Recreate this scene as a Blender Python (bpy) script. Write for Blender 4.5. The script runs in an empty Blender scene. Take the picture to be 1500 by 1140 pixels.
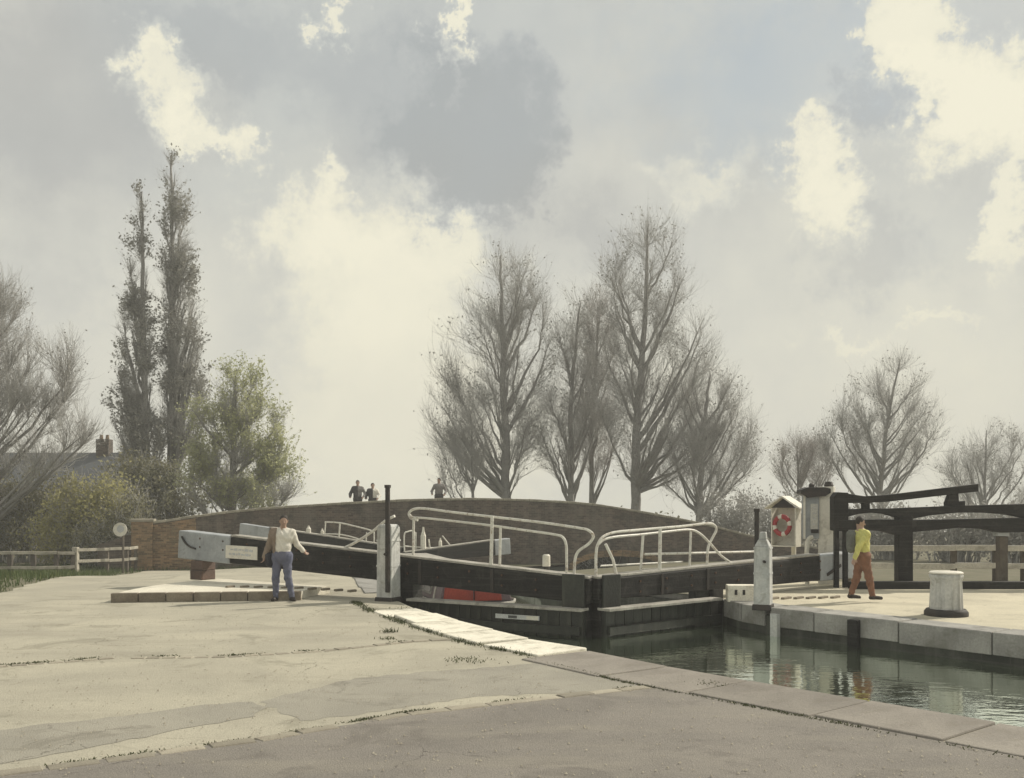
import bpy, bmesh, math, random
import numpy as np
from mathutils import Vector, Matrix
from mathutils.geometry import delaunay_2d_cdt

random.seed(7)
R = math.radians
scene = bpy.context.scene
COL = scene.collection

# ------------------------------------------------------------------ camera
CAM_H = 2.1
FPX = 1458.33
cam_data = bpy.data.cameras.new('camera')
cam_data.lens = 35.0
cam_data.sensor_width = 36.0
cam_data.shift_y = 0.1067
cam_data.clip_end = 3000
cam = bpy.data.objects.new('camera', cam_data)
cam.location = (0, 0, CAM_H)
cam.rotation_euler = (R(90), 0, 0)
COL.objects.link(cam)
scene.camera = cam

# ------------------------------------------------------------------ sun
SUN_AZ = math.atan2(0.87, 0.49)      # measured from +Y towards +X
SUN_EL = R(38)
sd = bpy.data.lights.new('sun', 'SUN')
sd.energy = 3.9
sd.angle = R(1.2)
sd.color = (1.0, 0.925, 0.79)
so = bpy.data.objects.new('sun', sd)
tosun = Vector((math.sin(SUN_AZ) * math.cos(SUN_EL), math.cos(SUN_AZ) * math.cos(SUN_EL), math.sin(SUN_EL)))
so.rotation_euler = (-tosun).to_track_quat('-Z', 'Y').to_euler()
so.location = (30, 20, 30)
COL.objects.link(so)

# ------------------------------------------------------------------ view
scene.view_settings.view_transform = 'Standard'
scene.view_settings.look = 'None'
scene.view_settings.exposure = 0.2
scene.view_settings.gamma = 1.0
scene.view_settings.use_curve_mapping = False
scene.cycles.max_bounces = 6
scene.cycles.diffuse_bounces = 3
scene.cycles.glossy_bounces = 3
scene.cycles.use_denoising = True
scene.cycles.volume_bounces = 0


class NT:
    """small helper to write node trees"""
    def __init__(self, tree):
        self.t = tree
        self.n = tree.nodes
        self.l = tree.links

    def node(self, kind, **kw):
        nd = self.n.new(kind)
        for k, v in kw.items():
            setattr(nd, k, v)
        return nd

    def put(self, sock, v):
        if isinstance(v, bpy.types.NodeSocket):
            self.l.new(v, sock)
        elif v is not None:
            sock.default_value = v

    def math(self, op, a, b=None, clamp=False):
        nd = self.node('ShaderNodeMath', operation=op, use_clamp=clamp)
        self.put(nd.inputs[0], a)
        if b is not None:
            self.put(nd.inputs[1], b)
        return nd.outputs[0]

    def vmath(self, op, a, b=None, out=0):
        nd = self.node('ShaderNodeVectorMath', operation=op)
        self.put(nd.inputs[0], a)
        if b is not None:
            if op == 'SCALE':
                self.put(nd.inputs['Scale'], b)
            else:
                self.put(nd.inputs[1], b)
        return nd.outputs[out]

    def noise(self, vec, scale, detail=4, rough=0.55, out='Fac', dist=0.0):
        nd = self.node('ShaderNodeTexNoise')
        self.put(nd.inputs['Vector'], vec)
        nd.inputs['Scale'].default_value = scale
        nd.inputs['Detail'].default_value = detail
        nd.inputs['Roughness'].default_value = rough
        nd.inputs['Distortion'].default_value = dist
        return nd.outputs[out]

    def ramp(self, fac, stops, interp='LINEAR'):
        nd = self.node('ShaderNodeValToRGB')
        cr = nd.color_ramp
        cr.interpolation = interp
        while len(cr.elements) < len(stops):
            cr.elements.new(0.5)
        for e, (p, c) in zip(cr.elements, stops):
            e.position = p
            e.color = tuple(c) + (1,) if len(c) == 3 else c
        self.put(nd.inputs[0], fac)
        return nd.outputs[0]

    def maprange(self, v, a, b, c=0.0, d=1.0, kind='SMOOTHSTEP'):
        nd = self.node('ShaderNodeMapRange', interpolation_type=kind)
        self.put(nd.inputs['Value'], v)
        nd.inputs['From Min'].default_value = a
        nd.inputs['From Max'].default_value = b
        nd.inputs['To Min'].default_value = c
        nd.inputs['To Max'].default_value = d
        return nd.outputs[0]

    def mix(self, fac, a, b, blend='MIX'):
        nd = self.node('ShaderNodeMix', data_type='RGBA', blend_type=blend)
        self.put(nd.inputs['Factor'], fac)
        for s, v in ((nd.inputs[6], a), (nd.inputs[7], b)):
            if not isinstance(v, bpy.types.NodeSocket) and len(v) == 3:
                v = tuple(v) + (1,)
            self.put(s, v)
        return nd.outputs[2]


# ------------------------------------------------------------------ world: broken cumulus over a pale sky
world = bpy.data.worlds.new('World')
scene.world = world
world.use_nodes = True
w = NT(world.node_tree)
w.n.clear()
sky = w.node('ShaderNodeTexSky', sky_type='NISHITA')
sky.sun_disc = False
sky.sun_elevation = SUN_EL
sky.sun_rotation = SUN_AZ
sky.dust_density = 3.0
sky.air_density = 1.0
tc = w.node('ShaderNodeTexCoord')
D = w.vmath('NORMALIZE', tc.outputs['Generated'])
sep = w.node('ShaderNodeSeparateXYZ')
w.put(sep.inputs[0], D)
az = w.math('ARCTAN2', sep.outputs[0], sep.outputs[1])
hor = w.math('SQRT', w.math('ADD', w.math('MULTIPLY', sep.outputs[0], sep.outputs[0]),
                            w.math('MULTIPLY', sep.outputs[1], sep.outputs[1])))
el = w.math('ARCTAN2', sep.outputs[2], hor)
comb = w.node('ShaderNodeCombineXYZ')
w.put(comb.inputs[0], az)
w.put(comb.inputs[1], el)
P0 = comb.outputs[0]
n_big = w.noise(D, 5.5, 6, 0.62, 'Color')
n_fine = w.noise(D, 22.0, 6, 0.7, 'Color')
warp = w.vmath('ADD', w.vmath('SCALE', w.vmath('SUBTRACT', n_big, (0.5, 0.5, 0.5)), 0.13),
               w.vmath('SCALE', w.vmath('SUBTRACT', n_fine, (0.5, 0.5, 0.5)), 0.12))
n_tiny = w.noise(D, 70.0, 5, 0.7, 'Color')
warp = w.vmath('ADD', warp, w.vmath('SCALE', w.vmath('SUBTRACT', n_tiny, (0.5, 0.5, 0.5)), 0.035))
P1 = w.vmath('MULTIPLY', w.vmath('ADD', P0, warp), (1, 1, 0))
base = w.math('ADD', w.math('MULTIPLY', w.math('SUBTRACT', w.noise(D, 2.6, 5, 0.6), 0.5), 0.55), 0.41)
base = w.math('ADD', base, w.maprange(el, 0.34, 0.0, 0.0, 0.12))


def dirpx(px, py):
    a = math.atan((px - 750) / FPX)
    return a, math.atan((730 - py) / FPX * math.cos(a))


# cloud masses: centre, half extent (as picture pixels, turned into directions), weight, edge softness
CLOUDS = [
    (250, 150, 62, 50, 0.42, 0.7), (290, 210, 70, 34, 0.38, 0.6), (350, 240, 50, 26, 0.25, 0.6), (215, 95, 30, 36, 0.28, 0.7),
    (655, 40, 26, 80, 0.42, 0.7), (490, 28, 28, 26, 0.32, 0.7), (1330, 30, 52, 90, 0.40, 0.75),
    (1425, 150, 98, 78, 0.60, 0.85), (1205, 258, 54, 66, 0.46, 0.7), (1020, 235, 90, 36, 0.22, 0.4),
    (1500, 290, 34, 90, 0.38, 0.7), (560, 430, 150, 140, 0.44, 0.5), (470, 340, 90, 60, 0.26, 0.7), (490, 255, 26, 40, 0.3, 0.6), (640, 360, 70, 50, 0.16, 0.6),
    (570, 650, 230, 140, 0.36, 0.2), (1230, 490, 60, 14, 0.16, 0.5), (1380, 470, 50, 12, 0.16, 0.5),
    (700, 200, 115, 110, -0.36, 1.0), (740, 270, 70, 60, -0.12, 0.9), (560, 150, 120, 90, -0.14, 0.5), (90, 150, 220, 190, -0.20, 0.2), (330, 60, 160, 60, -0.10, 0.4),
    (1270, 350, 90, 60, -0.15, 0.6), (1295, 150, 44, 44, -0.22, 0.7), (850, 360, 60, 70, -0.10, 0.3),
    (60, 440, 80, 60, -0.10, 0.5), (1200, 600, 460, 230, 0.13, 0.1), (420, 90, 200, 60, -0.06, 0.3),
]
field = base
for (cx, cy, sx, sy, wt, sharp) in CLOUDS:
    a, e = dirpx(cx, cy)
    d = w.vmath('MULTIPLY', w.vmath('SUBTRACT', P1, (a, e, 0)), (FPX / sx, FPX / sy, 0))
    ln = w.vmath('LENGTH', d, out=1)
    f = w.maprange(ln, 1.45 - 0.1 * sharp, 0.02 + (0.35 if wt > 0 else 0.7) * sharp, 0.0, wt * (1.12 if wt > 0 else 1.0))
    field = w.math('ADD', field, f)
field = w.math('ADD', field, w.math('MULTIPLY', w.math('SUBTRACT', w.noise(D, 9, 9, 0.62), 0.5), 0.36))
cloud_col = w.ramp(field, [(0.0, (0.36, 0.37, 0.36)), (0.24, (0.44, 0.445, 0.425)), (0.42, (0.555, 0.555, 0.505)),
                           (0.58, (0.65, 0.64, 0.555)), (0.76, (0.755, 0.73, 0.595)), (1.0, (0.82, 0.785, 0.63))])
# clear gaps, where the blue sky shows through thin cloud
gap = w.math('MULTIPLY', w.maprange(w.noise(D, 1.9, 3, 0.5), 0.50, 0.68), 0.35)
a, e = dirpx(1120, 100)
d = w.vmath('MULTIPLY', w.vmath('SUBTRACT', P1, (a, e, 0)), (FPX / 250, FPX / 150, 0))
gap = w.math('ADD', gap, w.maprange(w.vmath('LENGTH', d, out=1), 1.2, 0.1, 0, 0.65), clamp=True)
gap = w.math('MULTIPLY', gap, w.maprange(field, 0.66, 0.5))
clear = w.mix(0.78, w.vmath('SCALE', sky.outputs[0], 0.11), (0.40, 0.45, 0.46))
final = w.mix(gap, cloud_col, clear)
bg = w.node('ShaderNodeBackground')
w.put(bg.inputs[0], final)
bg.inputs[1].default_value = 1.0
wo = w.node('ShaderNodeOutputWorld')
w.l.new(bg.outputs[0], wo.inputs[0])


# ------------------------------------------------------------------ materials
MATS = {}


def mat(name, col, col2=None, rough=0.85, scale=3.0, bump=0.25, bscale=30.0, rnd=0.0, metal=0.0, spec=0.4,
        fine=0.25, streak=None, dirt=None, brick=None, trans=0.0, crack=None):
    """procedural surface: two tones mixed by broad noise, fine grain, optional streaks / dirt / brickwork"""
    m = bpy.data.materials.new(name)
    m.use_nodes = True
    t = NT(m.node_tree)
    t.n.clear()
    out = t.node('ShaderNodeOutputMaterial')
    b = t.node('ShaderNodeBsdfPrincipled')
    tcn = t.node('ShaderNodeTexCoord')
    v = tcn.outputs['Object']
    col2 = col2 or tuple(c * 0.7 for c in col)
    big = t.maprange(t.noise(v, scale, 6, 0.6, dist=0.4), 0.32, 0.68)
    c = t.mix(big, col, col2)
    if brick:
        rot, bw, bh, mortar = brick
        mp = t.node('ShaderNodeMapping')
        t.put(mp.inputs['Vector'], v)
        mp.inputs['Rotation'].default_value = (0, 0, rot)
        sp = t.node('ShaderNodeSeparateXYZ')
        t.put(sp.inputs[0], mp.outputs[0])
        cb = t.node('ShaderNodeCombineXYZ')
        t.put(cb.inputs[0], t.math('ADD', sp.outputs[0], sp.outputs[1]))
        t.put(cb.inputs[1], sp.outputs[2])
        bt = t.node('ShaderNodeTexBrick')
        t.put(bt.inputs['Vector'], cb.outputs[0])
        bt.inputs['Scale'].default_value = 1.0
        bt.inputs['Brick Width'].default_value = bw
        bt.inputs['Row Height'].default_value = bh
        bt.inputs['Mortar Size'].default_value = bh * 0.07
        bt.inputs['Color1'].default_value = (1, 1, 1, 1)
        bt.inputs['Color2'].default_value = (0.42, 0.42, 0.42, 1)
        bt.inputs['Mortar'].default_value = (0.8, 0.8, 0.8, 1)
        c = t.mix(1.0, c, bt.outputs['Color'], 'MULTIPLY')
        c = t.mix(bt.outputs['Fac'], c, mortar)
    fn = t.noise(v, bscale, 5, 0.65)
    c = t.mix(1.0, c, t.ramp(fn, [(0.25, (1 - fine,) * 3), (0.75, (1 + fine * 0.6,) * 3)]), 'MULTIPLY')
    if streak:
        mp = t.node('ShaderNodeMapping')
        t.put(mp.inputs['Vector'], v)
        mp.inputs['Scale'].default_value = streak[1]
        s = t.maprange(t.noise(mp.outputs[0], 1.0, 5, 0.65), 0.45, 0.72)
        c = t.mix(t.math('MULTIPLY', s, streak[2]), c, streak[0])
    if dirt:
        s = t.maprange(t.noise(v, dirt[1], 7, 0.7, dist=0.8), 0.52, 0.66)
        c = t.mix(t.math('MULTIPLY', s, dirt[2]), c, dirt[0])
    if crack:
        wv_ = t.vmath('ADD', v, t.vmath('SCALE', t.noise(v, 1.6, 5, 0.65, 'Color'), 0.5))
        vo_ = t.node('ShaderNodeTexVoronoi', feature='DISTANCE_TO_EDGE')
        t.put(vo_.inputs['Vector'], wv_)
        vo_.inputs['Scale'].default_value = crack[1]
        ln_ = t.maprange(vo_.outputs['Distance'], 0.004 * crack[1] * 2, 0.0015 * crack[1])
        ln_ = t.math('MULTIPLY', ln_, t.maprange(t.noise(v, 0.45, 3, 0.6), 0.47, 0.60))
        c = t.mix(t.math('MULTIPLY', ln_, crack[2]), c, crack[0])
        sp_ = t.maprange(t.noise(v, 130, 2, 0.5), 0.60, 0.72)
        c = t.mix(t.math('MULTIPLY', sp_, 0.45), c, crack[0])
        sp2 = t.maprange(t.noise(v, 95, 2, 0.5), 0.66, 0.74)
        c = t.mix(t.math('MULTIPLY', sp2, 0.4), c, (0.62, 0.58, 0.48))
    if rnd:
        oi = t.node('ShaderNodeObjectInfo')
        k = t.maprange(oi.outputs['Random'], 0, 1, 1 - rnd, 1 + rnd, 'LINEAR')
        c = t.vmath('SCALE', c, k)
    t.put(b.inputs['Base Color'], c)
    b.inputs['Roughness'].default_value = rough
    b.inputs['Metallic'].default_value = metal
    b.inputs['Specular IOR Level'].default_value = spec
    if bump:
        bp = t.node('ShaderNodeBump')
        bp.inputs['Strength'].default_value = bump
        bp.inputs['Distance'].default_value = 0.02
        hgt = fn
        if brick:
            hgt = t.math('SUBTRACT', fn, t.math('MULTIPLY', bt.outputs['Fac'], 0.8))
        t.put(bp.inputs['Height'], hgt)
        t.l.new(bp.outputs[0], b.inputs['Normal'])
    if trans:
        tr = t.node('ShaderNodeBsdfTranslucent')
        t.put(tr.inputs['Color'], c)
        mx = t.node('ShaderNodeMixShader')
        mx.inputs[0].default_value = trans
        t.l.new(b.outputs[0], mx.inputs[1])
        t.l.new(tr.outputs[0], mx.inputs[2])
        t.l.new(mx.outputs[0], out.inputs[0])
    else:
        t.l.new(b.outputs[0], out.inputs[0])
    MATS[name] = m
    return m


BR_ANG = math.atan2(0.225, 0.974)
mat('path', (0.46, 0.43, 0.34), (0.37, 0.346, 0.278), rough=0.95, scale=0.55, bump=0.55, bscale=55, fine=0.22,
    streak=((0.30, 0.275, 0.22), (0.25, 1.4, 1), 0.5), dirt=((0.23, 0.215, 0.165), 0.9, 0.6), crack=((0.13, 0.12, 0.09), 0.42, 0.8))
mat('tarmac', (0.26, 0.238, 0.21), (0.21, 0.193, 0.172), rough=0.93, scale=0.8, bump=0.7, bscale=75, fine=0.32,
    streak=((0.30, 0.275, 0.225), (0.35, 1.2, 1), 0.55), dirt=((0.15, 0.135, 0.118), 1.1, 0.6), crack=((0.09, 0.08, 0.07), 0.5, 0.85))  # dark tone partly stands for shade across the foreground
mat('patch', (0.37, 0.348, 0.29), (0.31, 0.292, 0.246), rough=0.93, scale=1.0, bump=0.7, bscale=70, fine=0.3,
    dirt=((0.20, 0.185, 0.15), 1.5, 0.6), crack=((0.12, 0.11, 0.09), 0.6, 0.8))  # dark tone stands for shadow bands on the path
mat('flag', (0.27, 0.246, 0.213), (0.215, 0.195, 0.17), rough=0.9, scale=1.4, bump=0.5, bscale=45, rnd=0.10, fine=0.25,
    dirt=((0.17, 0.15, 0.12), 1.6, 0.55))
mat('sett', (0.36, 0.33, 0.26), (0.27, 0.24, 0.19), rough=0.9, scale=3, bump=0.5, bscale=60, rnd=0.22)
mat('coping', (0.84, 0.80, 0.68), (0.72, 0.68, 0.57), rough=0.85, scale=2.2, bump=0.45, bscale=30, rnd=0.08,
    dirt=((0.34, 0.31, 0.24), 2.2, 0.6))
mat('coping_grey', (0.36, 0.35, 0.325), (0.26, 0.254, 0.238), rough=0.85, scale=1.6, bump=0.45, bscale=30, rnd=0.10,
    streak=((0.17, 0.165, 0.145), (3.0, 3.0, 0.5), 0.6), dirt=((0.14, 0.135, 0.11), 2.5, 0.5))
mat('lockside', (0.60, 0.55, 0.42), (0.49, 0.45, 0.345), rough=0.92, scale=0.8, bump=0.4, bscale=50,
    dirt=((0.30, 0.27, 0.21), 1.6, 0.5))
mat('quadrant', (0.76, 0.72, 0.605), (0.64, 0.60, 0.50), rough=0.9, scale=1.3, bump=0.4, bscale=40, dirt=((0.35, 0.32, 0.25), 2.5, 0.45))
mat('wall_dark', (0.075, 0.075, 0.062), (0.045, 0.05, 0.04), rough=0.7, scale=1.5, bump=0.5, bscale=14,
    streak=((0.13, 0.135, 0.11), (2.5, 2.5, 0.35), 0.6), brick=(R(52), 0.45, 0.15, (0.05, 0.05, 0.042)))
mat('earth', (0.12, 0.10, 0.07), (0.08, 0.075, 0.05), rough=1, scale=1)
mat('grass_ground', (0.125, 0.122, 0.075), (0.17, 0.155, 0.105), rough=1, scale=1.2, bump=0.6, bscale=30)
mat('grass', (0.065, 0.105, 0.035), (0.13, 0.15, 0.055), rough=0.8, scale=2, bump=0, trans=0.3)
mat('brick', (0.185, 0.142, 0.110), (0.132, 0.107, 0.089), rough=0.92, scale=0.7, bump=0.6, bscale=16, fine=0.3,
    dirt=((0.06, 0.056, 0.046), 0.9, 0.75), streak=((0.21, 0.19, 0.155), (1.3, 1.3, 0.22), 0.5),
    brick=(-BR_ANG, 0.235, 0.08, (0.17, 0.155, 0.13)))
mat('brick_warm', (0.40, 0.255, 0.14), (0.30, 0.215, 0.13), rough=0.92, scale=1.0, bump=0.6, bscale=16, fine=0.3,
    dirt=((0.15, 0.14, 0.085), 1.6, 0.5), brick=(-BR_ANG, 0.235, 0.08, (0.26, 0.22, 0.16)))
mat('bridge_coping', (0.40, 0.365, 0.29), (0.27, 0.25, 0.20), rough=0.9, scale=1.5, bump=0.5, bscale=20, rnd=0.15,
    dirt=((0.13, 0.125, 0.085), 1.8, 0.6))
mat('black_timber', (0.013, 0.0125, 0.0125), (0.022, 0.021, 0.02), rough=0.62, scale=2.5, bump=0.45, bscale=24, fine=0.4,
    dirt=((0.06, 0.056, 0.05), 3.0, 0.5), spec=0.2, streak=((0.065, 0.061, 0.055), (0.9, 0.9, 26), 0.55))
mat('wet_timber', (0.014, 0.016, 0.014), (0.024, 0.026, 0.021), rough=0.5, scale=2.0, bump=0.5, bscale=20, fine=0.4,
    rnd=0.3, streak=((0.055, 0.058, 0.044), (5, 5, 0.8), 0.6))
mat('plank_top', (0.43, 0.41, 0.365), (0.30, 0.285, 0.25), rough=0.85, scale=3, bump=0.4, bscale=28, dirt=((0.16, 0.15, 0.13), 4, 0.6))
mat('white_paint', (0.74, 0.71, 0.62), (0.64, 0.61, 0.53), rough=0.55, scale=3, bump=0.2, bscale=18, fine=0.12,
    dirt=((0.33, 0.30, 0.24), 3.2, 0.5))
mat('white_rail', (0.72, 0.70, 0.63), (0.60, 0.58, 0.52), rough=0.45, scale=6, bump=0.15, bscale=40, fine=0.12,
    dirt=((0.27, 0.19, 0.12), 9.0, 0.8))
mat('grey_paint', (0.40, 0.42, 0.43), (0.31, 0.33, 0.345), rough=0.65, scale=2.5, bump=0.25, bscale=22, fine=0.15,
    dirt=((0.20, 0.20, 0.20), 3.5, 0.5), streak=((0.2, 0.2, 0.19), (6, 6, 1.0), 0.35))
mat('post_paint', (0.58, 0.58, 0.55), (0.44, 0.45, 0.44), rough=0.7, scale=2.2, bump=0.3, bscale=24, fine=0.2,
    streak=((0.20, 0.195, 0.175), (9, 9, 0.9), 0.6), dirt=((0.25, 0.24, 0.2), 3.5, 0.5))
mat('iron', (0.03, 0.028, 0.028), (0.055, 0.045, 0.038), rough=0.55, scale=6, bump=0.3, bscale=40, metal=0.2)
mat('rust', (0.10, 0.055, 0.035), (0.06, 0.04, 0.03), rough=0.85, scale=8, bump=0.4, bscale=40)
mat('rest_brick', (0.165, 0.105, 0.08), (0.11, 0.08, 0.066), rough=0.9, scale=2, bump=0.5, bscale=20, rnd=0.15)
mat('kerb_brown', (0.20, 0.165, 0.125), (0.27, 0.235, 0.18), rough=0.9, scale=3, bump=0.5, bscale=30, rnd=0.12)
mat('fence_wood', (0.44, 0.41, 0.34), (0.29, 0.27, 0.22), rough=0.88, scale=3, bump=0.4, bscale=30, rnd=0.15, dirt=((0.17, 0.16, 0.12), 4, 0.5))
mat('fence_white', (0.66, 0.63, 0.55), (0.50, 0.48, 0.42), rough=0.75, scale=2.5, bump=0.3, bscale=26, dirt=((0.27, 0.25, 0.2), 3, 0.6))
mat('fence_post', (0.10, 0.085, 0.07), (0.15, 0.13, 0.105), rough=0.9, scale=4, bump=0.4, bscale=30, rnd=0.25)
mat('roof', (0.115, 0.125, 0.135), (0.09, 0.095, 0.105), rough=0.8, scale=1.2, bump=0.3, bscale=8)
mat('render_wall', (0.40, 0.37, 0.32), (0.33, 0.305, 0.27), rough=0.9, scale=1.5)
mat('glass', (0.03, 0.035, 0.04), rough=0.08, bump=0, spec=0.8)
mat('boat_plum', (0.16, 0.115, 0.125), (0.20, 0.15, 0.155), rough=0.45, scale=1.4, bump=0.1)
mat('boat_red', (0.46, 0.075, 0.045), (0.36, 0.06, 0.04), rough=0.45, scale=2.5, bump=0.1)
mat('boat_hull', (0.03, 0.03, 0.033), rough=0.5)
mat('life_red', (0.36, 0.05, 0.055), (0.36, 0.05, 0.05), rough=0.5, bump=0.1)
mat('bark', (0.31, 0.30, 0.28), (0.23, 0.222, 0.207), rough=0.95, scale=3, bump=0.6, bscale=14)
mat('twig', (0.46, 0.45, 0.425), (0.36, 0.35, 0.33), rough=0.95, scale=0.6, bump=0)
mat('twig_warm', (0.45, 0.41, 0.38), (0.35, 0.32, 0.295), rough=0.95, scale=0.6, bump=0)
mat('bud', (0.43, 0.42, 0.39), (0.33, 0.32, 0.297), rough=0.9, scale=0.5, bump=0, trans=0.35)
mat('poplar_leaf', (0.35, 0.342, 0.30), (0.25, 0.244, 0.212), rough=0.85, scale=0.5, bump=0, trans=0.35)
mat('willow_leaf', (0.58, 0.59, 0.34), (0.45, 0.47, 0.27), rough=0.8, scale=0.5, bump=0, trans=0.55)
mat('bush_leaf', (0.55, 0.52, 0.25), (0.36, 0.34, 0.17), rough=0.8, scale=0.45, bump=0, trans=0.55)
mat('bramble_leaf', (0.18, 0.18, 0.115), (0.26, 0.245, 0.145), rough=0.8, scale=0.6, bump=0, trans=0.3)
mat('weed', (0.10, 0.11, 0.05), (0.06, 0.07, 0.03), rough=0.9, scale=3, bump=0, trans=0.2)
mat('skin', (0.40, 0.27, 0.205), (0.34, 0.225, 0.17), rough=0.6, scale=8, bump=0, fine=0.05)
mat('hair', (0.035, 0.028, 0.022), rough=0.7, scale=20, bump=0.4, bscale=90)
mat('shirt_white', (0.74, 0.71, 0.63), (0.62, 0.59, 0.52), rough=0.9, scale=7, bump=0.2, bscale=60, fine=0.08)
mat('jacket_brown', (0.27, 0.215, 0.165), (0.20, 0.155, 0.12), rough=0.9, scale=6, bump=0.2, bscale=60, fine=0.1)
mat('jeans', (0.105, 0.115, 0.175), (0.15, 0.155, 0.205), rough=0.9, scale=5, bump=0.25, bscale=70, fine=0.12)
mat('shoe', (0.05, 0.04, 0.034), rough=0.7)
mat('bag', (0.035, 0.036, 0.05), rough=0.7)
mat('vest_yellow', (0.62, 0.59, 0.19), (0.49, 0.475, 0.16), rough=0.8, scale=6, bump=0.2, bscale=50, fine=0.08)
mat('sleeve_grey', (0.12, 0.125, 0.115), (0.16, 0.165, 0.14), rough=0.9, scale=6, bump=0.2)
mat('trousers_rust', (0.24, 0.12, 0.072), (0.175, 0.09, 0.058), rough=0.9, scale=6, bump=0.25, bscale=60, fine=0.1)
mat('coat_dark', (0.06, 0.055, 0.055), (0.085, 0.08, 0.078), rough=0.9, scale=6)
mat('coat_grey', (0.25, 0.235, 0.22), (0.2, 0.19, 0.18), rough=0.9, scale=6)
mat('notice_paper', (0.60, 0.59, 0.53), (0.52, 0.51, 0.46), rough=0.8, scale=5, bump=0)
mat('mark_dark', (0.10, 0.10, 0.10), rough=0.8, bump=0)
mat('sign_grey', (0.56, 0.57, 0.57), (0.48, 0.49, 0.49), rough=0.5, scale=5, bump=0.05, metal=0.2)

# water: murky green, nearly still
m = bpy.data.materials.new('water')
m.use_nodes = True
t = NT(m.node_tree)
b = t.n['Principled BSDF']
tcn = t.node('ShaderNodeTexCoord')
v = tcn.outputs['Object']
t.put(b.inputs['Base Color'], t.mix(t.maprange(t.noise(v, 0.7, 4, 0.6), 0.3, 0.7), (0.090, 0.118, 0.075), (0.112, 0.138, 0.092)))
b.inputs['Roughness'].default_value = 0.04
b.inputs['IOR'].default_value = 1.33
mp = t.node('ShaderNodeMapping')
t.put(mp.inputs['Vector'], v)
mp.inputs['Rotation'].default_value = (0, 0, R(40))
mp.inputs['Scale'].default_value = (1.0, 2.2, 1)
hgt = t.math('ADD', t.noise(mp.outputs[0], 2.2, 3, 0.5), t.math('MULTIPLY', t.noise(mp.outputs[0], 9, 2, 0.5), 0.18))
bp = t.node('ShaderNodeBump')
bp.inputs['Strength'].default_value = 0.05
bp.inputs['Distance'].default_value = 0.12
t.put(bp.inputs['Height'], hgt)
t.l.new(bp.outputs[0], b.inputs['Normal'])
gl = t.node('ShaderNodeBsdfGlossy')
gl.inputs['Roughness'].default_value = 0.03
gl.inputs['Color'].default_value = (0.90, 0.96, 0.88, 1)
t.l.new(bp.outputs[0], gl.inputs['Normal'])
ms = t.node('ShaderNodeMixShader')
ms.inputs[0].default_value = 0.84
t.l.new(b.outputs[0], ms.inputs[1])
t.l.new(gl.outputs[0], ms.inputs[2])
t.l.new(ms.outputs[0], t.n['Material Output'].inputs[0])
MATS['water'] = m


# ------------------------------------------------------------------ mesh helpers
def raw_mesh(name, verts, loops, starts, mats, smooth=False, midx=None):
    me = bpy.data.meshes.new(name)
    verts = np.asarray(verts, dtype=np.float32)
    me.vertices.add(len(verts))
    me.vertices.foreach_set('co', verts.ravel())
    me.loops.add(len(loops))
    me.loops.foreach_set('vertex_index', np.asarray(loops, dtype=np.int32))
    me.polygons.add(len(starts))
    me.polygons.foreach_set('loop_start', np.asarray(starts, dtype=np.int32))
    if midx is not None:
        me.polygons.foreach_set('material_index', np.asarray(midx, dtype=np.int32))
    for mm in mats:
        me.materials.append(MATS[mm])
    me.update(calc_edges=True)
    me.validate()
    if smooth:
        me.polygons.foreach_set('use_smooth', [True] * len(me.polygons))
    return me


def link(name, me, parent=None, loc=None):
    o = bpy.data.objects.new(name, me)
    COL.objects.link(o)
    if loc is not None:
        o.location = loc
    if parent is not None:
        o.parent = parent
        if parent.type == 'EMPTY' or parent.get('_base') is not None or True:
            o.matrix_parent_inverse = WM[parent.name].inverted()
    WM[o.name] = Matrix.Translation(o.location)
    return o


WM = {}     # each object's world matrix (all parents here are only translated)


def tag(o, label=None, cat=None, group=None, kind=None):
    for k, v_ in (('label', label), ('category', cat), ('group', group), ('kind', kind)):
        if v_:
            o[k] = v_
    return o


def thing(name, loc, label, cat, group=None, kind=None):
    o = bpy.data.objects.new(name, None)
    o.empty_display_size = 0.2
    COL.objects.link(o)
    o.location = loc
    WM[o.name] = Matrix.Translation(Vector(loc))
    return tag(o, label, cat, group, kind)


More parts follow.
